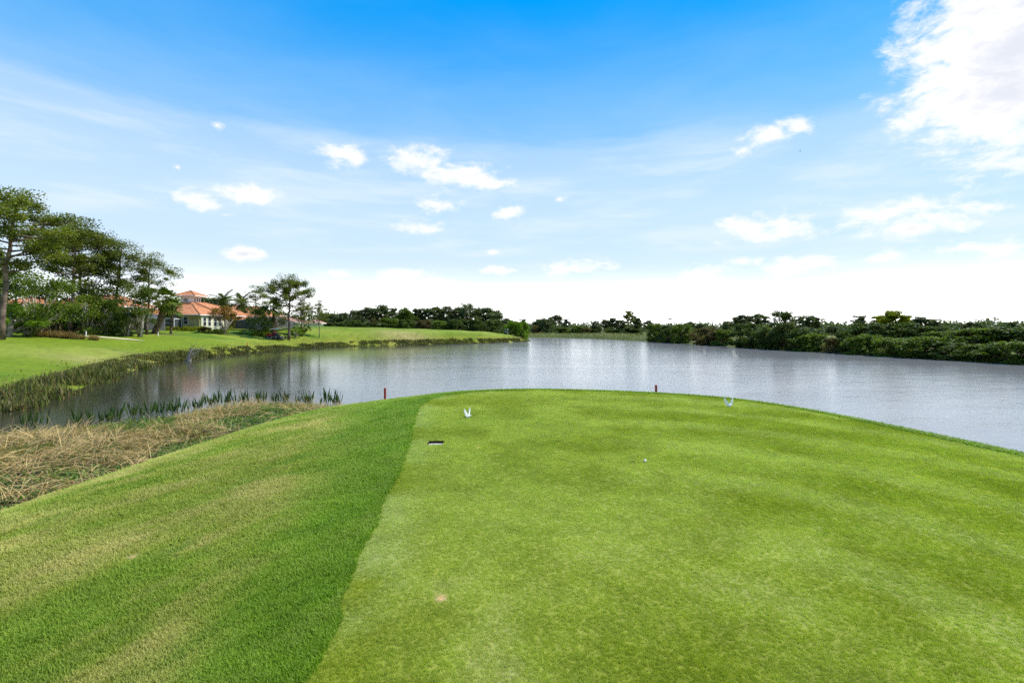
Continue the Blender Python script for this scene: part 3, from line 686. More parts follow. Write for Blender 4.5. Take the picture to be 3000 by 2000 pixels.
def marker(px, py, y, yaw, sc, label):
    x = (px-1500)/F*y; root = empty('tee_marker', (x, y, gz(x, y)+.012), label, 'tee marker', 'white winged tee markers', yaw, (sc,)*3)
    def wing(sx, nm):                       # feathered wing blade, thick plate leaning outwards
        out = [(0,0),(.035,-.004),(.075,.03),(.10,.075),(.118,.12),(.120,.155),(.108,.178),(.092,.168),(.080,.140),(.060,.128),(.052,.10),(.030,.085),(.014,.05)]
        mb = MB(); th_ = .014; n = len(out)
        def pt(u, h, d): return (sx*(u*.85), d+u*.25, h)
        a = [pt(u, h, -th_/2) for u, h in out]; c = [pt(u, h, th_/2) for u, h in out]
        mb.add(a+c, [tuple(range(n)) if sx > 0 else tuple(range(n))[::-1], tuple(range(n, 2*n))[::-1] if sx > 0 else tuple(range(n, 2*n))]+[(i, i+n, (i+1) % n+n, (i+1) % n) for i in range(n)])
        return mb.build('wing', m_marker, root)
    wing(-1, 'l'); wing(1, 'r')
    mb = MB(); mb.tube([(0,0,-.05),(0,0,.0),(.0,.002,.03),(0,.004,.055)], [.006,.020,.026,.010], 10); mb.build('body', m_marker, root, True)
    mb = MB(); mb.tube([(.012,-.02,.02),(.03,-.035,.034),(.042,-.045,.03)], [.012,.012,.004], 8); mb.build('head', m_marker, root, True)
marker(1372, 1228, 9.05, R(60), .94, 'white winged tee marker on the left of the tee beyond the sunken box')
marker(2137, 1195, 10.3, R(8), 1.02, 'white winged tee marker near the right edge of the tee')

def valve_box():
    x0, x1, y0, y1 = BOX; zt = gz(BOX[0]-.1, BOX[2]-.1); root = empty('valve_box', ((x0+x1)/2, (y0+y1)/2, zt-.1), 'sunken rectangular box with pale floor set into the tee turf', 'valve box')
    cx, cy = (x0+x1)/2, (y0+y1)/2; a, b_ = (x1-x0)/2, (y1-y0)/2; tk = .008
    mb = MB()
    mb.box(-a-.001,-a+tk,-b_,b_,-.02,.092); mb.box(a-tk,a+.001,-b_,b_,-.02,.090); mb.box(-a+tk,a-tk,b_-tk,b_+.001,-.02,.090); mb.box(-a+tk,a-tk,-b_-.001,-b_+tk,-.02,.090)
    mb.build('casing', m_soil, root)
    mb = MB(); mb.box(-a+tk, a-tk, -b_+tk, b_-tk, -.02, .066); mb.build('floor_slab', m_conc, root)
    mb = MB(); mb.box(-.10,-.02,-.06,.0,.0665,.075); mb.box(.0,.06,-.02,.04,.0665,.073); mb.build('rubble', m_conc, root)
valve_box()
mb = MB()
def ball(mb, c, r, n=10, m=7):
    vs = []; fs = []
    for i in range(m+1):
        a = math.pi*i/m
        for j in range(n): bb = 2*math.pi*j/n; vs.append((c[0]+r*math.sin(a)*math.cos(bb), c[1]+r*math.sin(a)*math.sin(bb), c[2]+r*math.cos(a)))
    for i in range(m):
        for j in range(n): fs.append((i*n+j, (i+1)*n+j, (i+1)*n+(j+1) % n, i*n+(j+1) % n))
    mb.add(vs, fs)
ball(mb, (0, 0, 0), .018)
o = mb.build('golf_ball', m_white, None, True, ((1890-1500)/F*6.05, 6.05, gz(1.665, 6.05)+.018)); tag(o, 'small white golf ball lying on the tee right of centre', 'golf ball')
mb = MB(); vs = [(0,0,.012)]+[(.036*math.cos(a)*(1+.2*math.sin(3*a)), .026*math.sin(a), .006) for a in np.linspace(0, 2*math.pi, 12, endpoint=False)]
mb.add(vs, [(0, i+1, (i+1) % 12+1) for i in range(12)])
o = mb.build('divot', m_soil, None, False, ((1853-1500)/F*6.05, 6.05, gz(1.5, 6.05)+.004)); tag(o, 'small dark divot in the turf left of the golf ball', 'divot')

# ------------------------------------------------------------------ trees
def leaves(clumps, leaf, seed, up=.35, aspect=1.0):
    """clumps: (x, y, z, rx, ry, rz, n). Small leaf-clump faces spread through each clump, denser near its skin."""
    g = np.random.default_rng(seed); P_ = []
    for cx, cy, cz, rx, ry, rz, n in clumps:
        d = g.normal(0, 1, (n, 3)); d /= np.linalg.norm(d, axis=1)[:, None]; r = g.random(n)**.45
        P_.append(np.array([cx, cy, cz])+d*r[:, None]*np.array([rx, ry, rz]))
    P_ = np.concatenate(P_); n = len(P_)
    nrm = g.normal(0, 1, (n, 3)); nrm[:, 2] = np.abs(nrm[:, 2])+up; nrm /= np.linalg.norm(nrm, axis=1)[:, None]
    a = np.cross(nrm, g.normal(0, 1, (n, 3))); a /= np.linalg.norm(a, axis=1)[:, None]; b_ = np.cross(nrm, a)
    s = (leaf*g.uniform(.55, 1.35, n))[:, None]; a = a*s*.5; b_ = b_*s*.5*aspect
    j = lambda: g.uniform(.6, 1.25, (n, 1))
    V_ = np.stack([P_-a*j()-b_*.5*j(), P_+a*.3*j()-b_*j(), P_+a*j()+b_*.4*j(), P_-a*.2*j()+b_*j()], 1).reshape(-1, 3)
    return V_, np.arange(n*4).reshape(-1, 4)
MESHES = {}
def mesh_of(key, V_, Fq, mat):
    o = mesh_np('tmp', V_, Fq, mat); me = o.data; me.name = key; bpy.data.objects.remove(o); return me
def mesh_mb(key, mb, mat):
    me = bpy.data.meshes.new(key); me.from_pydata(mb.v, [], mb.f); me.materials.append(mat); me.polygons.foreach_set('use_smooth', [True]*len(mb.f)); return me
def pine_parts(seed, H=10., crown=(.42, 1.0), W=.36, nb=26, leaf=.28, per=60, lean=(0, 0), flat=.5, cl_r=.085, trunk_r=.017, dome=.55, gap=.0):
    """unit: metres. Slash pine: bare pole, crooked limbs, flat tufted clumps making an open umbrella crown."""
    g = random.Random(seed); mb = MB(); pts = []; rad = []
    for i in range(9):
        f = i/8; pts.append((lean[0]*f**1.3*H+g.uniform(-.008, .008)*H*(0 < i), lean[1]*f**1.3*H+g.uniform(-.008, .008)*H*(0 < i), H*f*.94)); rad.append(H*trunk_r*(1.25 if i == 0 else 1-.72*f))
    mb.tube(pts, rad, 8)
    def tp(f): 
        i = min(int(f/.94*8*.94), 7); q = f*8-i; a, b_ = Vector(pts[i]), Vector(pts[min(i+1, 8)]); return a.lerp(b_, max(0, min(1, q)))
    clumps = []
    c0, c1_ = crown
    for k_ in range(nb):
        f = k_/(nb-1); fz = c0+(c1_-c0)*(f**.8)*.97; az_ = k_*2.399+g.uniform(-.5, .5)
        prof = math.sin(math.pi*min(1, (.22+f*.78)**(1/dome*.62)))**.7 if f < .97 else .15
        prof = (max(.18, (1-abs(f-.45)/.75)**.6))
        if f > .85: prof *= .65
        L_ = W*H*prof*g.uniform(.6, 1.12)
        if g.random() < gap: L_ *= .3
        st_ = tp(min(fz*.93, .93)); rise = L_*g.uniform(.05, .42)*(1.25-.4*f)
        p1 = st_+Vector((math.cos(az_)*L_*.45, math.sin(az_)*L_*.45, rise*.25+g.uniform(-.1, .1)*L_*.2))
        p2 = st_+Vector((math.cos(az_+.15)*L_*.8, math.sin(az_+.15)*L_*.8, rise*.65)); p3 = st_+Vector((math.cos(az_+.2)*L_, math.sin(az_+.2)*L_, rise))
        r0 = H*trunk_r*(.42-.22*f); mb.tube([st_, p1, p2, p3], [r0, r0*.7, r0*.45, r0*.2], 5)
        nc = 3 if L_ > .18*H else 2
        for q in range(nc):
            pp = p3.lerp(p1, q/nc*.9); rr_ = cl_r*H*g.uniform(.75, 1.35)*(1-.12*q)
            ox, oy = g.uniform(-1, 1)*rr_*.9, g.uniform(-1, 1)*rr_*.9
            clumps.append((pp.x+ox, pp.y+oy, pp.z+rr_*.35, rr_*1.15, rr_*1.15, rr_*flat, per))
            if g.random() < .6:
                e = Vector((pp.x+ox*1.6, pp.y+oy*1.6, pp.z+rr_*.2)); mb.tube([p1, p1.lerp(e, .6)+Vector((0, 0, -.05*rr_)), e], [r0*.4, r0*.3, r0*.1], 4)
                clumps.append((e.x, e.y, e.z+rr_*.2, rr_*.8, rr_*.8, rr_*flat*.8, int(per*.6)))
    for q in range(5):
        t_ = tp(.93); rr_ = cl_r*H*1.1; clumps.append((t_.x+g.uniform(-1, 1)*rr_*1.6, t_.y+g.uniform(-1, 1)*rr_*1.6, H*.955+g.uniform(-.3, .25)*rr_, rr_*1.3, rr_*1.3, rr_*flat*1.1, per))
    V_, Fq = leaves(clumps, leaf, seed+100, .5, .8)
    return V_, Fq, mb
def broad_parts(seed, H=6., W=6., low=.12, n=46, leaf=.3, per=75, stems=3, cr=.17, dens=1.0):
    """rounded leafy crown made of many uneven boughs on several stems"""
    g = random.Random(seed); clumps = []; mb = MB()
    for k_ in range(n):
        a = g.uniform(0, 6.283); u = g.uniform(0, 1); f = low+(1-low)*u
        ef = math.sqrt(max(.04, 1-((u-.42)/.66)**2)); r = W/2*ef*(g.random()**.4)*g.uniform(.78, 1.04)
        rr_ = cr*min(H, W)*g.uniform(.6, 1.35); clumps.append((r*math.cos(a), r*math.sin(a), H*f*.93, rr_, rr_, rr_*.72, int(per*g.uniform(.6, 1.2)*dens)))
        if k_ % 3 == 0: mb.tube([(0, 0, H*.05), (r*.3*math.cos(a), r*.3*math.sin(a), H*f*.45), (r*.8*math.cos(a), r*.8*math.sin(a), H*f*.85)], [H*.018, H*.012, H*.004], 5)
    for k_ in range(stems):
        a = g.uniform(0, 6.283); mb.tube([(.04*H*math.cos(a), .04*H*math.sin(a), -.02*H), (.07*H*math.cos(a), .07*H*math.sin(a), H*.2), (.14*H*math.cos(a+.3), .14*H*math.sin(a+.3), H*.5)], [H*.03, H*.022, H*.012], 7)
    V_, Fq = leaves(clumps, leaf, seed+200, .25, .9)
    return V_, Fq, mb
def reg(key, parts, bark=m_bark):
    V_, Fq, mb = parts; MESHES[key] = (mesh_of(key+'_crown', V_, Fq, LM['pine']), mesh_mb(key+'_trunk', mb, bark))
def grow(name, key, px, ptop, y, leafmat, label, cat='tree', group=None, Hm=None, Wscale=1.0, rz=None, wpx=None, unitH=10., unitW=None, sink=0.0, X=None):
    """stand a tree of mesh kind `key` at distance y so that its top reaches row ptop"""
    x = (px-1500)/F*y if X is None else X; z0 = gz(x, y)-sink; top = CZ+(HY-ptop)/F*y; s = (top-z0)/unitH
    sx = s*Wscale
    if wpx: sx = (wpx/F*y)/unitW
    root = empty(name, (x, y, z0), label, cat, group, rz if rz is not None else random.uniform(0, 6.28), (sx, sx, s))
    cr, tr = MESHES[key]
    o = bpy.data.objects.new('crown', cr); COL.objects.link(o); o.parent = root; o.material_slots[0].link = 'OBJECT'; o.material_slots[0].material = LM[leafmat]
    o = bpy.data.objects.new('trunk', tr); COL.objects.link(o); o.parent = root
    return root
# tall pines on the left, each with its own shape
reg('pineA', pine_parts(1, 10, (.50, 1.0), .36, 34, .115, 190, lean=(.10, .0), cl_r=.060, trunk_r=.019, flat=.75))
reg('pineB', pine_parts(2, 10, (.48, 1.0), .33, 30, .125, 170, lean=(.03, .02), cl_r=.068, trunk_r=.016, flat=.75))
reg('pineC', pine_parts(3, 10, (.40, 1.0), .30, 28, .13, 150, lean=(.05, .0), cl_r=.065, trunk_r=.016, flat=.75, gap=.15))
reg('pineD', pine_parts(4, 10, (.36, 1.0), .30, 24, .13, 120, lean=(.04, .0), cl_r=.060, trunk_r=.012, flat=.75, gap=.25))
reg('pineE', pine_parts(5, 10, (.50, 1.0), .36, 46, .14, 110, lean=(.01, .0), cl_r=.052, trunk_r=.018, flat=.85, gap=.05))
for i, (c0, W_, nb, lf, per, gp_) in enumerate([(.4,.34,22,.50,60,.1),(.5,.36,20,.50,60,.0),(.3,.3,26,.50,56,.1),(.5,.28,16,.46,46,.2),(.4,.40,26,.52,66,.0)]):
    reg('farpine%d' % i, pine_parts(20+i, 10, (c0, 1.0), W_, nb, lf, per, lean=(random.uniform(-.04, .04), 0), cl_r=.085, trunk_r=.016, gap=gp_, flat=.6))
for i in range(6):
    reg('bush%d' % i, broad_parts(40+i, 6, 7.2, .0, 70, .34, 120, 4, .16))
for i in range(4):
    reg('oak%d' % i, broad_parts(60+i, 8, 7.4, .12, 70, .42, 85, 3, .16))
reg('small_oak', broad_parts(70, 6, 6.4, .30, 46, .14, 190, 3, .13), m_palebark)
reg('bright_bush', broad_parts(71, 3, 5.2, .22, 44, .11, 170, 5, .17), m_palebark)
reg('thicket', broad_parts(72, 5, 6.0, .03, 66, .15, 170, 5, .14), m_palebark)
reg('crape', broad_parts(73, 4, 3.4, .52, 34, .13, 120, 1, .14), m_palebark)

# left group
G1 = 'tall pines on the left shore'
LT = [  # name, mesh, px, top, distance, leaf material, label, wscale, rz
 ('pine_tree','pineA',2,545,50,'pine','tallest pine at the left edge with a broad domed crown and bare trunk',1.05,0),
 ('pine_tree','pineB',208,640,66,'pine','tall pine with a straight trunk rising beside the brown grass clumps',1.12,.6),
 ('pine_tree','pineB',240,655,74,'pine','pine with its trunk close behind the one beside the brown grass',1.0,2.6),
 ('pine_tree','pineC',337,708,70,'pine','pine with a slender trunk in front of the grey screened porch',1.15,0.2),
 ('pine_tree','pineD',430,738,73,'pine','thin airy pine behind the leaning cabbage palm, its boughs reaching right',1.15,.1),
 ('pine_tree','pineD',-60,700,62,'pine','pine half cut off by the left edge behind the tallest pine',1.2,1.9),
 ('oak_tree','small_oak',105,800,57,'mid','small green oak in front of the tiled roof at the far left',1.1,.4),
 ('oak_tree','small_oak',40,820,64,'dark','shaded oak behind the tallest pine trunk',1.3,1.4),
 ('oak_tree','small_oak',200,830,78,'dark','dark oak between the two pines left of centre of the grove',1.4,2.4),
 ('oak_tree','small_oak',290,838,80,'mid','oak with hanging foliage between the grove pines above the tiled roof',1.0,3.9),
 ('oak_tree','small_oak',408,832,68,'mid','yellow green young tree in front of the left tiled roof',.8,5.0),
 ('oak_tree','small_oak',-80,760,66,'mid','oak cut by the left edge of the picture',1.3,5.5),
 ('shrub','bright_bush',25,885,54,'bright','bright green rounded shrub at the left edge under the tallest pine',1.05,0),
 ('shrub','thicket',260,862,66,'mid','tall leafy thicket between the two straight pine trunks',1.0,1.0),
 ('shrub','thicket',310,885,67,'mid','leafy thicket just left of the slender trunk',.9,2.0),
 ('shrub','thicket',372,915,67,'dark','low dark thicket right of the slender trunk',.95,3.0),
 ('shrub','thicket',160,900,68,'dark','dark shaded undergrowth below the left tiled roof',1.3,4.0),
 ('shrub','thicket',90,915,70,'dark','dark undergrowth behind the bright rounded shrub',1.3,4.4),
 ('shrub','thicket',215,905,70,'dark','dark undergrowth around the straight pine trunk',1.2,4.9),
 ('shrub','thicket',75,938,56,'mid','low glossy shrub at the edge of the litter below the bright shrub',1.0,.9)]
UH = dict(small_oak=6, bright_bush=3, thicket=5, crape=4)
for nm_, key, px, top, y, lm, lab, ws, rz in LT:
    grow(nm_, key, px, top, y, lm, lab, 'shrub' if nm_ == 'shrub' else 'tree', G1 if nm_ == 'pine_tree' else None, Wscale=ws, rz=rz, unitH=UH.get(key, 10.))
# middle: pine above the mower and its neighbours
MT = [
 ('pine_tree','pineE',846,802,92,'pine','lone tall pine with a rounded umbrella crown beside the red mower',1.12,.3),
 ('pine_tree','pineD',745,835,97,'pine','sparse pine with twiggy top left of the umbrella pine',1.25,1.0),
 ('pine_tree','pineD',935,877,100,'pine','small slim pine standing apart right of the umbrella pine',.9,2.0),
 ('pine_tree','pineC',885,893,98,'pine','short bushy pine right of the umbrella pine trunk',1.15,3.0),
 ('pine_tree','pineC',905,885,108,'mid','pale green pine behind the short bushy one',1.1,3.9),
 ('oak_tree','small_oak',800,890,97,'dark','dark rounded tree between the sparse pine and the umbrella pine',1.0,2.5),
 ('oak_tree','thicket',755,905,92,'mid','dense leafy tree standing at the right end of the house hedge',.85,0.5),
 ('oak_tree','thicket',770,925,98,'dark','low shrubby tree just left of the red mower',.8,1.5),
 ('shrub','bright_bush',865,955,95,'bright','low bright shrub right behind the umbrella pine trunk',.9,.5),
 ('shrub','bright_bush',888,950,99,'mid','low green shrub under the pines right of the mower',.9,1.5)]
for nm_, key, px, top, y, lm, lab, ws, rz in MT:
    grow(nm_, key, px, top, y, lm, lab, 'shrub' if nm_ == 'shrub' else 'tree', None, Wscale=ws, rz=rz, unitH=UH.get(key, 10.))
grow('crape_myrtle', 'crape', 658, 893, 86, 'rust', 'small rusty leaved tree with white stems at the corner of the house', 'tree', unitH=4., Wscale=1.1, rz=.3)

# forest belts: (px, top row, distance, kind, leaf, width in px or None, label)
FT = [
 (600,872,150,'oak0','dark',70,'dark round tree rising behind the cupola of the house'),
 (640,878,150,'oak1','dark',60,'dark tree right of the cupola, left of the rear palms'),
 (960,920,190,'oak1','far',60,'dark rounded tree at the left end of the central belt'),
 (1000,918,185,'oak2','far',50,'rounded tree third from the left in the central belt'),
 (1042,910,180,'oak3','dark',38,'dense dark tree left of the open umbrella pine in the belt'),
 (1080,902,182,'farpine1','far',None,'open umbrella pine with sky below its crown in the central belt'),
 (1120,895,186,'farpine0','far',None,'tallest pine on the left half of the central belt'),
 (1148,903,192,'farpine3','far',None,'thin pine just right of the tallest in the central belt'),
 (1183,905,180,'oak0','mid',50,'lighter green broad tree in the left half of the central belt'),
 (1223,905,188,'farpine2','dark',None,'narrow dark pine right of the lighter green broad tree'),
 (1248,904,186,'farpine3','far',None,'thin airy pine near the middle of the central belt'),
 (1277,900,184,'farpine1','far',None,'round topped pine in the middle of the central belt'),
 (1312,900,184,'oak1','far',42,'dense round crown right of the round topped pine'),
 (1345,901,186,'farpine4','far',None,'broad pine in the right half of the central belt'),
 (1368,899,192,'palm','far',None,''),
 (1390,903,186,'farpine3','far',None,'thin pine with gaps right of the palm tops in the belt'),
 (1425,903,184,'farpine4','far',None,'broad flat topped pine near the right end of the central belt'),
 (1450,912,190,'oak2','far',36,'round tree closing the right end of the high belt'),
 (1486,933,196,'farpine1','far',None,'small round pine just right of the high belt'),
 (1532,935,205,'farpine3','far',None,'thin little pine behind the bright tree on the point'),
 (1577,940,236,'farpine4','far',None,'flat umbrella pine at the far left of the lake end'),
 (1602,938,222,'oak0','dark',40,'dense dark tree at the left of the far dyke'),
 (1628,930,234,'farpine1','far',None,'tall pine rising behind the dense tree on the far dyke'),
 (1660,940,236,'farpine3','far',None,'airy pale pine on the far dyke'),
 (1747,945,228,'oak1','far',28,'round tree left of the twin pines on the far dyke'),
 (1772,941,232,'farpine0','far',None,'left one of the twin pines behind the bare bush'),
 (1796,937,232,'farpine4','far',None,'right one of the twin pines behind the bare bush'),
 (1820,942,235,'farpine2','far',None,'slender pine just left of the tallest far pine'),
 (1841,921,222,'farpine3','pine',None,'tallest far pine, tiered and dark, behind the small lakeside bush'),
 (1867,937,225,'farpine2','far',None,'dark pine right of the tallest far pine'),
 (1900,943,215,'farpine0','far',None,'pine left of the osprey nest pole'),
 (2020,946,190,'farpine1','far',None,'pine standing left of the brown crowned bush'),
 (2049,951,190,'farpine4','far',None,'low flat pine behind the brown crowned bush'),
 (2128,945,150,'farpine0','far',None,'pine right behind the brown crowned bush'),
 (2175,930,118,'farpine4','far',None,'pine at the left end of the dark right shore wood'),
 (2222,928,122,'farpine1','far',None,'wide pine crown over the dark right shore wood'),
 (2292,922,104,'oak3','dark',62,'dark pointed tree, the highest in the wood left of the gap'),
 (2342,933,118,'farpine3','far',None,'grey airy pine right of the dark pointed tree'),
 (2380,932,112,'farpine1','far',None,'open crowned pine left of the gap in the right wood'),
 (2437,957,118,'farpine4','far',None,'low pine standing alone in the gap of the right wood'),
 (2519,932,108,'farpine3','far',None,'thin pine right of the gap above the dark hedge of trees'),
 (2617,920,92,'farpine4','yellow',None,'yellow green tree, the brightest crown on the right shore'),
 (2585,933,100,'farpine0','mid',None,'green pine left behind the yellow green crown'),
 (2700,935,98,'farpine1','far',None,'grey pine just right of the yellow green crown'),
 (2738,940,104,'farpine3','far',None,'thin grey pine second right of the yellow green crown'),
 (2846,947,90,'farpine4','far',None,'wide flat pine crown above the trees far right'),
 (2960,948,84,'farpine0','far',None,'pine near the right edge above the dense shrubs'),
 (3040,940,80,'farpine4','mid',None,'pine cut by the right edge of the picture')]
def far_tree(px, top, y, kind, lm, wpx, lab):
    if lm == 'dark' and y > 145: lm = 'far'  # distant dark crowns take the leaf colour with haze mixed in
    if px > 1550: top = HY-(HY-top)*1.22
    if kind == 'palm': return
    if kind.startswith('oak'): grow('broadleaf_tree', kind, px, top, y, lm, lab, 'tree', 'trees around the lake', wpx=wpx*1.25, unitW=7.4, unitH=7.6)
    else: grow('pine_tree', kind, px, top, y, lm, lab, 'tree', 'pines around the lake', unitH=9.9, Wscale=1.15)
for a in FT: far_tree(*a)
# shrubs in front: (px, top, distance, leaf, width px, label)
BT = [
 (1094,935,170,'olive',30,'rounded pale palm like bush under the belt'),
 (1140,935,168,'mid',70,'broad light green bush under the left half of the belt'),
 (1190,938,170,'dark',60,'dark bush under the lighter green broad tree'),
 (1240,940,166,'olive',54,'brownish bush under the middle of the belt'),
 (1290,942,164,'mid',60,'green bush under the round topped pine'),
 (1340,938,162,'dark',70,'dark dense bush below the palm tops of the belt'),
 (1395,935,160,'dark',76,'large dark bush in the right half of the belt'),
 (1445,938,162,'dark',60,'dark bush at the right end of the high belt'),
 (1020,938,175,'dark',80,'shaded bush at the left of the belt behind the fairway crest'),
 (960,945,178,'dark',80,'shaded bush at the far left of the belt behind the crest'),
 (1500,943,150,'bright',56,'bright green tree on the point left of its larger twin'),
 (1528,945,147,'bright',44,'bright green tree leaning over the water on the point'),
 (1570,955,225,'olive',36,'brown bush right of the bright tree on the point'),
 (1648,960,226,'mid',44,'green bush on the far dyke below the airy pine'),
 (1690,956,226,'mid',40,'rounded bush in the low stretch of the far dyke'),
 (1716,960,224,'olive',36,'greyish bush beside the rounded one on the far dyke'),
 (1768,974,200,'rust',34,'reddish bare bush at the water on the far dyke'),
 (1740,962,226,'dark',44,'dark bush below the twin pines on the far dyke'),
 (1800,964,224,'dark',60,'shaded bush between the twin pines and the tallest far pine'),
 (1852,962,222,'dark',60,'shaded bush below the tallest far pine'),
 (1867,972,170,'mid',40,'small round green bush standing alone at the far water'),
 (1925,950,150,'mid',62,'green shrub at the left of the big lakeside clump'),
 (1960,955,140,'dark',80,'broad dark shrub in the middle of the big lakeside clump'),
 (2000,952,145,'mid',70,'green shrub below the osprey nest pole'),
 (2080,957,122,'olive',104,'brown crowned bush hanging over the water'),
 (2120,965,116,'mid',60,'green bush right against the brown crowned one'),
 (2195,948,100,'dark',110,'large dark rounded shrub at the left end of the right shore wood'),
 (2250,958,96,'dark',80,'dark shrub below the dark pointed tree'),
 (2300,950,92,'dark',90,'tall dark shrub in front of the dark pointed tree'),
 (2345,965,88,'dark',70,'dark shrub at the water right of the pointed tree'),
 (2378,972,84,'mid',100,'mid green shrub with a rounded top left of the gap'),
 (2440,985,84,'olive',60,'low straggly shrub at the foot of the gap'),
 (2475,968,82,'dark',50,'dark narrow shrub right at the gap'),
 (2540,948,84,'dark',110,'tall dark shrub with an even top right of the gap'),
 (2640,948,82,'dark',120,'even topped dark shrub below the yellow green crown'),
 (2730,958,80,'dark',110,'even topped dark shrub right of the yellow green crown'),
 (2530,975,73,'mid',110,'bright edged shrub overhanging the water right of the gap'),
 (2620,985,68,'mid',120,'leafy green shrub at the water below the yellow crown'),
 (2700,980,66,'mid',120,'leafy green shrub, second right of the one below the yellow crown'),
 (2790,968,66,'mid',140,'high leafy shrub left of the wide flat pine'),
 (2780,995,62,'dark',130,'low dark shrub at the water under the high leafy one'),
 (2870,962,62,'mid',150,'high leafy shrub below the wide flat pine'),
 (2880,1000,57,'mid',130,'low leafy shrub at the water left of the right edge'),
 (2960,958,60,'dark',150,'tall dark shrub near the right edge'),
 (2985,992,54,'mid',140,'leafy shrub at the water touching the right edge'),
 (3080,960,55,'dark',170,'shrub just beyond the right edge of the picture'),
 (3110,995,50,'mid',150,'low shrub beyond the right edge of the picture')]
def shore_y(px):                             # where the line of sight at this column leaves the water
    yy = np.linspace(20, 240, 900); ins = sdf(WATER, (px-1500)/F*yy, yy) < 0
    return float(yy[np.nonzero(ins)[0].max()])
FRONT = (1925,1960,2000,2080,2120,2195,2250,2300,2345,2378,2440,2475,2530,2620,2700,2780,2880,2985,3110)
for i, (px, top, y, lm, wpx, lab) in enumerate(BT):
    ys = shore_y(px); top = HY-(HY-top)*(1.2 if px > 1880 else 1.35 if px > 1550 else 1.12)
    if px > 1900: y = ys+1.0 if px in FRONT else max(ys+5.5, y)
    r = grow('shrub', 'bush%d' % (i % 6), px, top, y, lm, lab, 'shrub', 'shrubs along the lake', wpx=wpx*1.08, unitW=7.2, unitH=6.0, sink=.5)
# far wood that reads as one mass behind the single trees
def far_wood():
    g = random.Random(99); cl_ = []
    for i in range(620):
        a = R(g.uniform(-27, 50)); r = g.uniform(240, 300); tall = a < R(-1.5); x = r*math.sin(a); y = r*math.cos(a)
        if a > R(22): r = g.uniform(150, 230)+ (50-math.degrees(a))*1.5; x = r*math.sin(a); y = r*math.cos(a)
        z = gz(x, y)
        h = g.uniform(6.5, 10.5) if tall else (g.uniform(3.2, 6.2) if a < R(22) else g.uniform(2.0, 4.6)*(r/200)); s = g.uniform(2.0, 4.0); cl_.append((x, y, z+h*.5, s*1.4, s*1.4, h*.55, 90))
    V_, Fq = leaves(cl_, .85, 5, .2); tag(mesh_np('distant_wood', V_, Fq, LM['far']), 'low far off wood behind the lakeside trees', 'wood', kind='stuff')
far_wood()

# palms
def frond_mesh(seed, n=15, L=1.0):
    """costapalmate fan: arched stalk with a spread of folded blades"""
    g = random.Random(seed); mb = MB(); mb.tube([(0,0,0),(.35*L,0,.12*L),(.62*L,0,.10*L)], [.018,.013,.008], 4)
    for i in range(n):
        a = (i/(n-1)-.5)*3.3; l = L*(.52-.13*abs(a)/1.65)*g.uniform(.85, 1.1); bx = .58*L
        ex, ey = bx+math.cos(a)*l, math.sin(a)*l*.95; mx, my = bx+math.cos(a)*l*.55, math.sin(a)*l*.52; w_ = .035*L; nx, ny = -math.sin(a)*w_, math.cos(a)*w_
        dz = -.20*L*g.uniform(.6, 1.5)
        mb.add([(bx, 0, .10*L), (mx+nx, my+ny, .09*L), (mx-nx, my-ny, .09*L), (ex, ey, .1*L+dz)], [(0, 2, 1), (1, 2, 3)])
    return mb
FR = [mesh_mb('frond', frond_mesh(s), LM['mid']) for s in range(3)]
def feather_mesh(seed):
    g = random.Random(seed); mb = MB(); P_ = [Vector((f, 0, .45*f-.75*f*f)) for f in np.linspace(0, 1, 8)]
    mb.tube(P_, [.015*(1-.8*i/7) for i in range(8)], 4)
    for i in range(34):
        f = .12+.86*i/33; p = Vector((f, 0, .45*f-.75*f*f))
        for s in (-1, 1):
            l = .30*math.sin(math.pi*min(1, .15+f*.8))+.05; e = p+Vector((.12, s*l, -.16*g.uniform(.5, 1.6))); mb.add([p+Vector((-.012, 0, 0)), p+Vector((.02, 0, 0)), e], [(0, 1, 2)])
    return mb
FE = [mesh_mb('feather_frond', feather_mesh(s), LM['mid']) for s in range(2)]
def palm(px, base_y, y, top_px, top_py, nfr, fl, tr, lab, fronds=FR, lm='mid', mat=m_boots, boots=True, group=None, name='palm_tree'):
    x = (px-1500)/F*y; z0 = gz(x, y); tx = (top_px-1500)/F*y; tz = CZ+(HY-top_py)/F*y
    root = empty(name, (x, y, z0), lab, 'palm tree', group); g = random.Random(int(px*7)); dx, dz = tx-x, tz-z0
    mb = MB(); pts = [Vector((dx*f**.85, 0, dz*f)) for f in np.linspace(-.02 if False else 0, 1, 9)]; pts[0].z = -.2
    mb.tube(pts, [tr*1.25]+[tr*(1+.08*math.sin(i*2.1)) for i in range(8)], 9)
    mb.build('trunk', mat, root, True)
    if boots:
        bm_ = MB()
        for i in range(70):
            f = g.uniform(.12, 1); a = g.uniform(0, 6.283); p = Vector((dx*f**.85, 0, dz*f)); d = Vector((math.cos(a), math.sin(a), 0)); q = p+d*tr*.9
            bm_.tube([q, q+d*tr*.45+Vector((0, 0, tr*.5))], [tr*.22, tr*.08], 4)
        tag(bm_.build('boots', mat, root), kind='stuff')
    for i in range(nfr):
        me = fronds[i % len(fronds)]; o = bpy.data.objects.new('frond', me); COL.objects.link(o); o.parent = root; el = R(72)-i/nfr*R(135)
        o.location = (dx, 0, dz); s = fl*g.uniform(.85, 1.15); o.scale = (s, s, s); o.rotation_euler = (g.uniform(-.2, .2), -el, i*2.399)
        o.material_slots[0].link = 'OBJECT'; o.material_slots[0].material = LM[lm]
palm(452, 965, 76, 487, 882, 40, 2.2, .42, 'leaning cabbage palm with a thick shaggy trunk left of the house', lm='mid')
palm(405, 965, 74, 404, 905, 24, 1.5, .17, 'small cabbage palm with a pale trunk in front of the screened porch', lm='dark', mat=m_boots, boots=False)
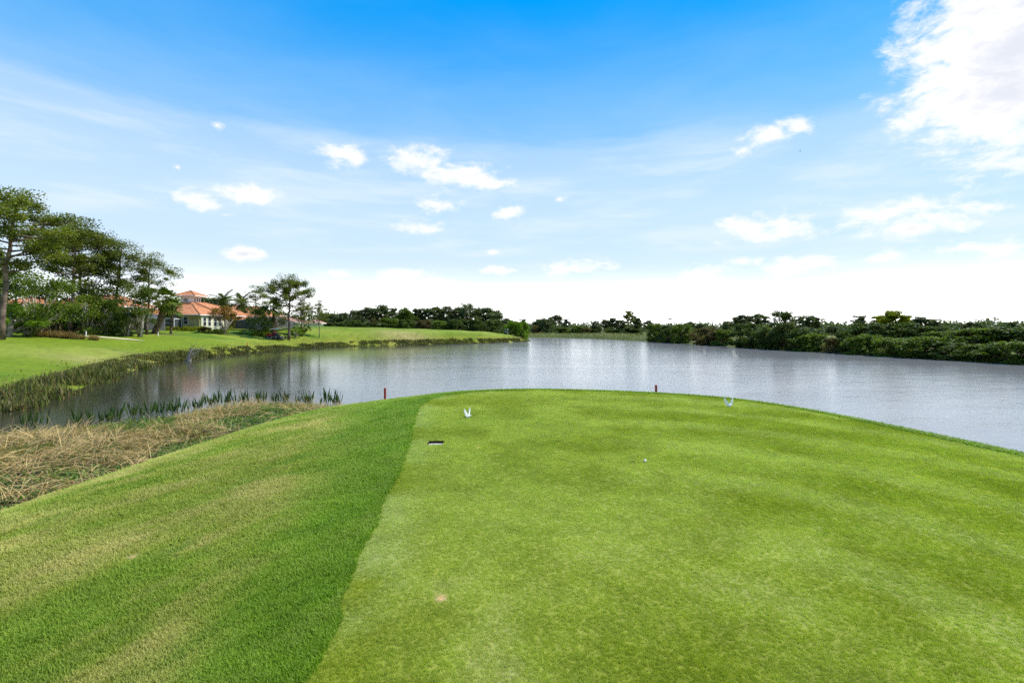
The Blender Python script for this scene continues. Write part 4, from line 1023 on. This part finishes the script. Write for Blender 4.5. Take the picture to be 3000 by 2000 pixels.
palm(500, 965, 78, 505, 905, 26, 1.9, .16, 'cabbage palm with yellowing fronds just right of the leaning palm', lm='mid')
palm(655, 960, 118, 655, 884, 20, 3.2, .2, 'feather palm standing left behind the house', FE, 'dark', boots=False, group='feather palms behind the house')
palm(708, 960, 112, 708, 890, 20, 3.2, .2, 'feather palm standing right behind the house roof', FE, 'dark', boots=False, group='feather palms behind the house')
palm(800, 960, 96, 802, 905, 22, 1.9, .22, 'cabbage palm with drooping fronds between the mower and the house', FR, 'mid', boots=True)
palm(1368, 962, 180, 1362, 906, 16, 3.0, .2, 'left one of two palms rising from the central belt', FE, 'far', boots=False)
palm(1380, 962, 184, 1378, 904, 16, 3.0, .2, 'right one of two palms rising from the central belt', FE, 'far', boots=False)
palm(165, 960, 66, 168, 885, 26, 1.3, .11, 'young palm in the shade right of the far left roof', FR, 'mid', boots=False)

# dry ornamental grass clumps under the pines
def grass_clump(px, y, s, lab):
    x = (px-1500)/F*y; g = np.random.default_rng(int(px)); n = 260
    V_, Fq = strips(n, g.normal(0, .12, n), g.normal(0, .12, n), np.zeros(n), g.uniform(0, 6.28, n), g.uniform(.6, 1.45, n), g.uniform(.4, 1.0, n)*s, g.uniform(.02, .045, n), g.uniform(.1, .5, n), int(px), 3)
    o = mesh_np('grass_clump', V_, Fq, LM['straw']); o.location = (x, y, gz(x, y)); tag(o, lab, 'ornamental grass', 'dry grass clumps under the pines')
for i, (px, y) in enumerate([(120,57),(131,57.5),(143,57),(154,57.4),(166,57),(178,57.6),(190,57),(201,56.8),(212,57.3),(226,57),(240,57.4),(268,58),(280,58)]):
    grass_clump(px, y, 1.35 if i < 9 else 1.0, '%s brown dry grass clump from the left in the row under the pines' % ('first second third fourth fifth sixth seventh eighth ninth tenth eleventh twelfth thirteenth'.split()[i]))

# ------------------------------------------------------------------ hedges
def hedge(x0, x1, y0, y1, h, lm, lab, leaf=.12, name='hedge'):
    g = random.Random(int(x0*10)); cl_ = []; z = gz((x0+x1)/2, (y0+y1)/2)-.1; L_ = x1-x0; n = int(L_*7)
    cx, cy = (x0+x1)/2, (y0+y1)/2
    root = empty(name, (cx, cy, z), lab, 'hedge')
    for i in range(n):
        cl_.append((g.uniform(x0, x1)-cx, g.uniform(y0, y1)-cy, g.uniform(.25, .92)*h, .38, .38, .30*min(h, 1.4), 90))
    V_, Fq = leaves(cl_, leaf, abs(int(x0*7)), .3); mesh_np('foliage', V_, Fq, LM[lm], root)
    mb = MB()
    for i in range(int(L_*1.2)+1):
        x = x0+(i+.5)*L_/(int(L_*1.2)+1)-cx; mb.tube([(x, 0, 0), (x+g.uniform(-.1, .1), g.uniform(-.1, .1), h*.7)], [.03, .01], 5)
    mb.build('stems', m_bark, root)

# ------------------------------------------------------------------ houses
def slab_roof(name, parent, rect, z, rise, ridge, mat, over=.45, thick=.16):
    """hip roof; ridge = (x_start, x_end, y) top line (may be a point)"""
    x0, x1, y0, y1 = rect; x0 -= over; x1 += over; y0 -= over; y1 += over; ra, rb, ry = ridge[:3]; ry2 = ridge[3] if len(ridge) > 3 else ry
    A = [(x0,y0,z),(x1,y0,z),(x1,y1,z),(x0,y1,z)]; T = [(ra,ry,z+rise),(rb,ry,z+rise),(rb,ry2,z+rise),(ra,ry2,z+rise)]
    me = bpy.data.meshes.new(name); vs = A+T+[(a, b_, c-thick) for a, b_, c in A]
    fs = [(0,1,5,4),(1,2,6,5),(2,3,7,6),(3,0,4,7),(4,5,6,7),(8,9,1,0),(9,10,2,1),(10,11,3,2),(11,8,0,3),(11,10,9,8)]
    if ry2 == ry: fs = [(0,1,5,4),(1,2,5),(2,3,4,5),(3,0,4)]+fs[5:] ; fs = fs; vs = A+T[:2]+[(a, b_, c-thick) for a, b_, c in A]; fs = [(0,1,5,4),(1,2,5),(2,3,4,5),(3,0,4),(6,7,1,0),(7,8,2,1),(8,9,3,2),(9,6,0,3),(9,8,7,6)]
    if ry2 == ry and abs(ra-rb) < 1e-6: vs = A+[T[0]]+[(a, b_, c-thick) for a, b_, c in A]; fs = [(0,1,4),(1,2,4),(2,3,4),(3,0,4),(5,6,1,0),(6,7,2,1),(7,8,3,2),(8,5,0,3),(8,7,6,5)]
    me.from_pydata(vs, [], fs); me.materials.append(mat); me.materials.append(m_white)
    uvl = me.uv_layers.new(name='UVMap')
    for p in me.polygons:
        nrm = p.normal; side = Vector((0, 0, 1)).cross(nrm); side = side.normalized() if side.length > .01 else Vector((1, 0, 0)); upv = nrm.cross(side)
        for li in p.loop_indices: v = me.vertices[me.loops[li].vertex_index].co; uvl.data[li].uv = (v.dot(side), v.dot(upv))
        if abs(nrm.z) < .1 or nrm.z < 0: p.material_index = 1
    o = bpy.data.objects.new(name, me); COL.objects.link(o); o.parent = parent
    # ridge and hip cap tiles
    mb = MB(); nA = 4; tops = [Vector(v) for v in vs[nA:nA+(1 if len(fs) == 9 and len(vs) == 9 else 2 if ry2 == ry else 4)]]
    for i, a in enumerate(A): 
        tgt = min(tops, key=lambda q: (q-Vector(a)).length); mb.tube([Vector(a)+Vector((0,0,.02)), tgt+Vector((0,0,.04))], .09, 6)
    if len(tops) == 2: mb.tube([tops[0]+Vector((0,0,.04)), tops[1]+Vector((0,0,.04))], .1, 6)
    mb.build('ridge_cap', mat, o)
    return o
def window(parent, x, y, z, wd, h, face, rows=2, cols=1, frame=m_white, arch=False):
    """window in a wall; face 'S' looks to -y, 'E' looks to +x"""
    root_m = MB(); fr = .07; d = .06
    def put(mb, u0, u1, v0, v1, e0, e1):
        if face == 'S': mb.box(x+u0, x+u1, y-e1, y-e0, z+v0, z+v1)
        else: mb.box(x+e0, x+e1, y+u0, y+u1, z+v0, z+v1)
    put(root_m, -wd/2-fr, -wd/2, -fr, h+fr, .0, d); put(root_m, wd/2, wd/2+fr, -fr, h+fr, .0, d); put(root_m, -wd/2, wd/2, h, h+fr, .0, d); put(root_m, -wd/2, wd/2, -fr, 0, .0, d)
    for i in range(1, rows): put(root_m, -wd/2, wd/2, h*i/rows-.03, h*i/rows+.03, .012, d-.01)
    for i in range(1, cols): put(root_m, -wd/2+wd*i/cols-.025, -wd/2+wd*i/cols+.025, 0, h, .012, d-.014)
    o = root_m.build('window', frame, parent)
    p = MB(); put(p, -wd/2+.001, wd/2-.001, .001, h-.001, .004, .010); p.build('pane', m_glass, o)
    return o
def screen_cage(parent, x0, x1, y0, y1, z0, h, rise=1.0, bays=5, frame=m_white):
    fm = MB(); s = .045
    for i in range(bays+1):
        x = x0+(x1-x0)*i/bays; fm.box(x-s, x+s, y0-s, y0+s, z0, z0+h)
    fm.box(x0, x1, y0-s*1.1, y0+s*1.1, z0+h-.05, z0+h+.05); fm.box(x0, x1, y0-s*1.1, y0+s*1.1, z0+.02, z0+.10); fm.box(x0, x1, y0-s*1.05, y0+s*1.05, z0+h*.5-.025, z0+h*.5+.025)
    for y in np.linspace(y0, y1, 4)[1:]: fm.box(x1-s, x1+s, y-s, y+s, z0, z0+h)
    fm.box(x1-s*1.1, x1+s*1.1, y0, y1, z0+h-.05, z0+h+.05)
    fm.build('cage_frame', frame, parent)
    sc = MB(); sc.add([(x0,y0,z0),(x1,y0,z0),(x1,y0,z0+h),(x0,y0,z0+h)], [(0,1,2,3)]); sc.add([(x1,y0,z0),(x1,y1,z0),(x1,y1,z0+h),(x1,y0,z0+h)], [(0,1,2,3)])
    ym = y0+(y1-y0)*.45; sc.add([(x0,y0,z0+h),(x1,y0,z0+h),(x1-1.2,ym,z0+h+rise),(x0+1.2,ym,z0+h+rise)], [(0,1,2,3)]); sc.add([(x0+1.2,ym,z0+h+rise),(x1-1.2,ym,z0+h+rise),(x1,y1,z0+h),(x0,y1,z0+h)], [(0,1,2,3)])
    sc.add([(x1,y0,z0+h),(x1,y1,z0+h),(x1-1.2,ym,z0+h+rise)], [(0,1,2)]); sc.build('screen', m_screen, parent)

def main_house():
    zb = 3.55; ze = CZ+(HY-921)/F*90           # ground and eave heights
    root = empty('tiled_roof_house', (0, 0, 0), 'cream house with orange tiled hip roofs and a white cupola', 'house')
    mb = MB(); mb.box(-63,-58.35,90.3,98,zb-.6,ze-.12); mb.build('wall', m_stucco, root)
    mb = MB(); mb.box(-76,-59.5,98.004,113,zb-.6,ze-.12); mb.box(-59.5,-52.5,103,113,zb-.6,ze-1.0); mb.build('rear_wall', m_stucco, root)
    slab_roof('roof', root, (-68,-58.2,90,98), ze, 2.1, (-64.5,-62.1,94.05), m_roof)
    slab_roof('roof', root, (-76,-57.9,97.4,112), ze+.05, 3.0, (-71.4,-67.6,102.8,106.2), m_roof)
    slab_roof('roof', root, (-60,-52.0,103,113), ze-.75, 2.1, (-58,-55.8,108), m_roof)
    # cupola
    cx0, cx1, cy0, cy1, z0, z1 = -70.7,-67.9,103.1,105.6, ze+2.7, ze+4.25
    cp = MB(); cp.box(cx0,cx1,cy0,cy1,z0,z1); c = cp.build('cupola', m_white, root)
    window(root, cx0+1.2, cy0, z0+.42, .95, .72, 'S', 1, 1)
    for yy in (103.55,104.3,105.05): window(root, cx1, yy, z0+.3, .38, 1.0, 'E', 1, 1)
    slab_roof('cupola_roof', root, (cx0,cx1,cy0,cy1), z1+.14, 1.15, ((cx0+cx1)/2,(cx0+cx1)/2,(cy0+cy1)/2), m_roof, over=1.0, thick=.14)
    # windows on the front and the cream bay on the side wall
    window(root, -60.9, 90.3, zb+1.0, .85, 1.25, 'S', 2, 1); None
    bay = MB(); bay.box(-58.35,-58.10,90.5,97.6,zb-.5,ze-.14); bay.build('bay_panel', m_cream, root)
    for yy in (91.4,92.85,94.6,96.2): window(root, -58.10, yy, zb+.65, .85, 1.65, 'E', 2, 1, m_white)
    # small dark entry
    window(root, -57.0+.5, 103, zb+.6, .8, 1.3, 'S', 2, 1)
    c1_ = empty('screened_porch', (-66.9, 88, zb), 'dark screened porch with white frame left of the cream house', 'porch')
    screen_cage(c1_, -6, 5.4, 0, 6, .35, 1.55, .7, 4)
    c2 = empty('pool_enclosure', (-51.8, 97, zb), 'dark grey screened pool enclosure right of the cream house', 'enclosure')
    screen_cage(c2, -3.5, 4.2, 0, 9, .2, 1.45, 1.0, 1, simple('bronze_frame', (.07,.065,.06), .5))
main_house()
def far_house(x0, x1, y0, y1, ptop, peave, lab, roof=m_roof, wall=m_stucco, wins=(), cage=None):
    zt = CZ+(HY-ptop)/F*((y0+y1)/2); ze = CZ+(HY-peave)/F*y0; zb = gz((x0+x1)/2, y0)-.4
    root = empty('house', (0, 0, 0), lab, 'house'); mb = MB(); mb.box(x0+.2,x1-.2,y0+.2,y1-.2,zb,ze-.1); mb.build('wall', wall, root)
    hw = (y1-y0)/2; slab_roof('roof', root, (x0,x1,y0,y1), ze, zt-ze, (x0+hw,max(x0+hw,x1-hw),(y0+y1)/2), roof)
    for wx in wins: window(root, wx, y0+.2, zb+1.3, 1.0, 1.2, 'S')
    return root
h2 = far_house(-82,-67.5,84,92,866,897,'house with an orange tiled roof behind the pine grove', wins=(-78,-74,-70))
c3 = empty('screened_porch', (-62.5, 78.0, gz(-62.5, 78)), 'grey screened porch in front of the house behind the pines', 'porch')
screen_cage(c3, -5.0, 3.6, 0, 4, .2, 2.1, .9, 5, simple('grey_frame', (.25,.25,.24), .5))
far_house(-86,-76,78,86,872,896,'low house with a tiled roof at the far left behind the oaks', wins=(-84,-79))
far_house(-92,-78,140,150,893,905,'tiled roof house far behind, left of the cupola')
far_house(-74,-62,122,132,898,922,'house with a pale orange roof glimpsed behind the palms', roof=m_roof)
far_house(-76,-66,150,160,930,944,'pale low house seen behind the mower', roof=m_roof2, wall=m_cream)
far_house(-61,-57,142,147,936,946,'pale house glimpsed between the trunks right of the umbrella pine', roof=m_roof2, wall=m_cream)
hedge(-62.6,-54.6,86.2,87.2,.85,'yellow','low clipped yellow green hedge in front of the cream house')
hedge(-54.0,-50.4,85.6,87.4,1.25,'yellow','taller rounded hedge at the right corner of the cream house')
hedge(-55.2,-53.2,85.2,86.4,.95,'rust','dark reddish clipped bush between the two green hedges')
hedge(-51.0,-45.2,89.5,90.5,.7,'yellow','low hedge below the grey pool enclosure')
hedge(-69.5,-62.8,86.6,87.4,.8,'dark','dark green hedge below the white framed porch')
hedge(-92,-60,100,101,2.4,'dark','high dark hedge behind the pine grove', .3)
hedge(-52,-32,150,151,2.0,'dark','dark hedge far behind the umbrella pine', .4)

# ------------------------------------------------------------------ mower with driver
def mower():
    y = 90.0; x = (808-1500)/F*y; z = gz(x, y)
    root = empty('riding_mower', (x, y, z), 'red riding mower with a white sun canopy by the umbrella pine', 'mower')
    def wheel(cx, cy, r, wd):
        mb = MB(); mb.cyl((cx, cy, r), (0, 1, 0), r, wd, 18); o = mb.build('wheel', m_black, root)
        mb = MB(); mb.cyl((cx, cy, r), (0, 1, 0), r*.5, wd+.03, 14); mb.build('rim', m_steel, o)
    for cy in (-.55, .55): wheel(-1.15, cy, .33, .24); wheel(.35, cy, .42, .3)
    mb = MB(); pts = [(-1.65,.55),(-1.6,1.02),(-1.35,1.12),(-.55,1.10),(-.42,.95),(-.40,.55)]
    n = len(pts); mb.add([(a, -.45, c) for a, c in pts]+[(a, .45, c) for a, c in pts], [tuple(range(n))[::-1], tuple(range(n, 2*n))]+[(i, (i+1) % n, (i+1) % n+n, i+n) for i in range(n)]); mb.build('hood', m_mower, root)
    mb = MB(); mb.box(-1.6,.9,-.32,.32,.42,.56); mb.box(.5,.95,-.45,.45,.40,.48); mb.build('chassis', m_steel, root)
    mb = MB(); mb.box(-.40,.08,-.26,.26,.72,.84); mb.box(-.46,-.36,-.26,.26,.80,1.3); mb.build('seat', m_black, root)
    mb = MB(); mb.tube([(.62,0,.5),(.48,0,1.05)], .035, 7); mb.tube([(.46+.02*math.sin(a), .19*math.cos(a), 1.06+.10*math.sin(a)) for a in np.linspace(0, 2*math.pi, 13)], .016, 5); mb.build('steering_wheel', m_black, root)
    for cy in (-.42, .42):
        mb = MB(); mb.tube([(-.52, cy, .56), (-.52, cy, 1.5), (-.40, cy, 1.93)], .03, 6); mb.build('roll_bar', m_black, root)
    mb = MB(); vs = []; fs = []
    for i, u in enumerate(np.linspace(-1, 1, 9)):
        for j, v in enumerate(np.linspace(-1, 1, 7)): vs.append((-.05+.85*u, .52*v, 2.02-.09*u*u-.05*v*v))
    fs = [(i*7+j, (i+1)*7+j, (i+1)*7+j+1, i*7+j+1) for i in range(8) for j in range(6)]; o2 = len(vs); vs += [(a, b_, c-.05) for a, b_, c in vs]
    fs += [tuple(q+o2 for q in f[::-1]) for f in fs]; rim = [i*7 for i in range(9)]+[56+j for j in range(1, 7)]+[i*7+6 for i in range(7, -1, -1)]+[j for j in range(5, 0, -1)]
    fs += [(rim[k_], rim[(k_+1) % len(rim)], rim[(k_+1) % len(rim)]+o2, rim[k_]+o2) for k_ in range(len(rim))]
    mb.add(vs, fs); mb.build('canopy', m_white, root, True)
    for k_, (cx, cy) in enumerate(((1.25,-.75),(1.25,.0),(1.25,.75),(-.35,-.85),(-.35,.85))):
        mb = MB(); mb.cyl((cx, cy, .20), (0, 1, 0), .17, .62, 12); mb.box(cx-.22, cx+.22, cy-.34, cy-.30, .08, .36); mb.box(cx-.22, cx+.22, cy+.30, cy+.34, .08, .36); mb.box(cx-.18, cx+.2, cy-.30, cy+.30, .34, .38)
        mb.tube([(cx-.1, cy, .36), (cx-.55, cy*.5, .48)], .035, 6); mb.build('cutting_reel', m_steel if k_ % 2 else m_black, root)
    # driver
    J = {'pel':(-.16,0,.90),'ch':(-.20,0,1.22),'nk':(-.17,0,1.42),'hd':(-.15,0,1.55),'ht':(-.15,0,1.70)}
    p = empty('person', (x, y, z), 'driver in a red shirt and dark cap seated on the mower', 'person')
    vs = [J['pel'], J['ch'], J['nk'], J['hd'], J['ht']]; ra = [.15,.16,.06,.095,.07]; es = [(0,1),(1,2),(2,3),(3,4)]
    def chain(start, pts, rads):
        prev = start
        for q, r in zip(pts, rads): vs.append(q); ra.append(r); es.append((prev, len(vs)-1)); prev = len(vs)-1
    for s in (-1, 1):
        chain(1, [(-.18, s*.19, 1.33), (-.02, s*.25, 1.10), (.22, s*.20, 1.10), (.40, s*.16, 1.10)], [.06,.05,.04,.032])
        chain(0, [(.0, s*.12, .90), (.32, s*.16, .92), (.42, s*.16, .60), (.44, s*.16, .50), (.58, s*.17, .50)], [.10,.075,.055,.04,.035])
    me = bpy.data.meshes.new('body'); me.from_pydata(vs, es, []); o = bpy.data.objects.new('body', me); COL.objects.link(o); o.parent = p
    sk = o.modifiers.new('skin', 'SKIN'); me.skin_vertices[0].data[0].use_root = True
    for i, r in enumerate(ra): me.skin_vertices[0].data[i].radius = (r, r)
    sb = o.modifiers.new('sub', 'SUBSURF'); sb.levels = sb.render_levels = 2; me.materials.append(m_skin)
    mb = MB(); mb.tube([(-.16,0,.84),(-.17,0,1.0),(-.20,0,1.22),(-.19,0,1.36),(-.17,0,1.42)], [.17,.175,.185,.14,.07], 12)
    for s in (-1, 1): mb.tube([(-.18, s*.14, 1.34), (-.10, s*.24, 1.22), (-.04, s*.25, 1.12)], [.085,.075,.065], 9)
    mb.build('shirt', m_cloth_r, p, True)
    mb = MB()
    for s in (-1, 1): mb.tube([(-.14, s*.08, .90), (.32, s*.16, .93), (.42, s*.16, .60), (.43, s*.16, .55)], [.13,.095,.07,.06], 9)
    mb.build('trousers', m_cloth_d, p, True)
    mb = MB(); mb.tube([(-.15,0,1.60),(-.15,0,1.70),(-.15,0,1.735)], [.108,.10,.03], 12); mb.box(-.12,.02,-.07,.07,1.60,1.615); mb.build('cap', m_cloth_d, p, True)
mower()

def golf_cart():
    y = 141.0; x = (1484-1500)/F*y; z = gz(x, y); root = empty('golf_cart', (x, y, z), 'small dark golf cart with a pale roof parked beside the bright tree', 'golf cart', None, R(70), (.8,.8,.8))
    mb = MB(); mb.box(-1.1,1.1,-.55,.55,.28,.62); mb.box(.75,1.15,-.5,.5,.55,.95); mb.box(-1.1,-.45,-.5,.5,.6,.85); mb.build('body', m_cloth_d, root)
    mb = MB(); mb.box(-.4,.1,-.48,.48,.62,.82); mb.box(-.48,-.36,-.48,.48,.82,1.2); mb.build('seat', m_conc, root)
    mb = MB(); mb.box(-.95,.85,-.58,.58,1.78,1.86); mb.build('roof', m_white, root)
    mb = MB()
    for cx, cy in ((.82,-.5),(.82,.5),(-.88,-.5),(-.88,.5)): mb.tube([(cx, cy, .6), (cx*.95, cy, 1.79)], .025, 5)
    mb.build('posts', m_black, root)
    for cx in (-.75,.8):
        for cy in (-.5,.5): mb = MB(); mb.cyl((cx, cy, .22), (0,1,0), .22, .18, 14); mb.build('wheel', m_black, root)
golf_cart()

# dead branching snag at the water's edge
def snag():
    y = 55.0; x = (552-1500)/F*y; z = gz(x, y); root = empty('dead_stump', (x, y, z+.1), 'bare dead stump with twiggy branches at the inlet shore', 'dead tree', None, 0, (1.2, 1.2, 1.25)); g = random.Random(4)
    mb = MB(); mb.tube([(-.2,0,-.2),(0,0,.5),(.15,0,1.1),(.3,0,1.5)], [.2,.15,.11,.06], 7); mb.tube([(.2,.1,-.2),(.1,.1,.5),(.15,0,.9)], [.14,.1,.06], 6); mb.tube([(-.4,0,-.2),(-.2,.1,.4),(-.05,0,.8)], [.1,.08,.05], 6); mb.build('trunk', m_deadwood, root)
    mb = MB()
    for i in range(16):
        a = g.uniform(-.3, 1.4); b_ = g.uniform(-.6, .6); l = g.uniform(.6, 1.5); p0 = Vector((.1+.2*g.random(), 0, g.uniform(.7, 1.4))); d = Vector((math.cos(a), b_, math.sin(a)*.8+.1))
        p1 = p0+d*l*.5; p2 = p1+(d+Vector((g.uniform(-.3,.3), 0, g.uniform(-.1, .35))))*l*.5; mb.tube([p0, p1, p2], [.028, .018, .007], 4)
    mb.build('branches', m_deadwood, root)
snag()
# osprey nest on its dead pole
def nest():
    y = 150.0; x = (1963-1500)/F*y; z = gz(x, y); zt = CZ+(HY-936)/F*y; root = empty('nest_pole', (x, y, z), 'dead pole with a flat stick nest above the big lakeside clump', 'nest pole'); g = random.Random(2)
    mb = MB(); mb.tube([(0,0,0),(.05,0,(zt-z)*.6),(0,0,zt-z)], [.12,.10,.07], 7); mb.tube([(0,0,zt-z-1.0),(.6,0,zt-z-.2),(1.6,0,zt-z+.1)], [.06,.05,.03], 5); mb.build('pole', m_deadwood, root)
    mb = MB()
    for i in range(60): a = g.uniform(0, 6.28); b_ = a+g.uniform(1.2, 2.4); r = g.uniform(.35, .75); h = zt-z+g.uniform(-.05, .3); mb.tube([(r*math.cos(a), r*math.sin(a), h), (r*math.cos(b_), r*math.sin(b_), h+g.uniform(-.08,.08))], .03, 4)
    mb.build('nest', m_deadwood, root)
nest()
# bird high above the lake
def bird():
    p = at(2344, 443, 170); mb = MB(); mb.tube([(-.35,0,0),(-.1,0,.02),(.15,0,.02),(.35,0,0)], [.02,.07,.06,.02], 7)
    for s in (-1, 1): mb.add([(.1,0,.02),(-.12,0,.02),(-.10,s*.45,.12),(.02,s*.5,.13),(-.12,s*.85,.05)], [(0,3,2,1),(2,3,4)]); 
    o = mb.build('bird', m_black, None, False, p); tag(o, 'small dark bird high in the blue sky right of centre', 'bird')
bird()
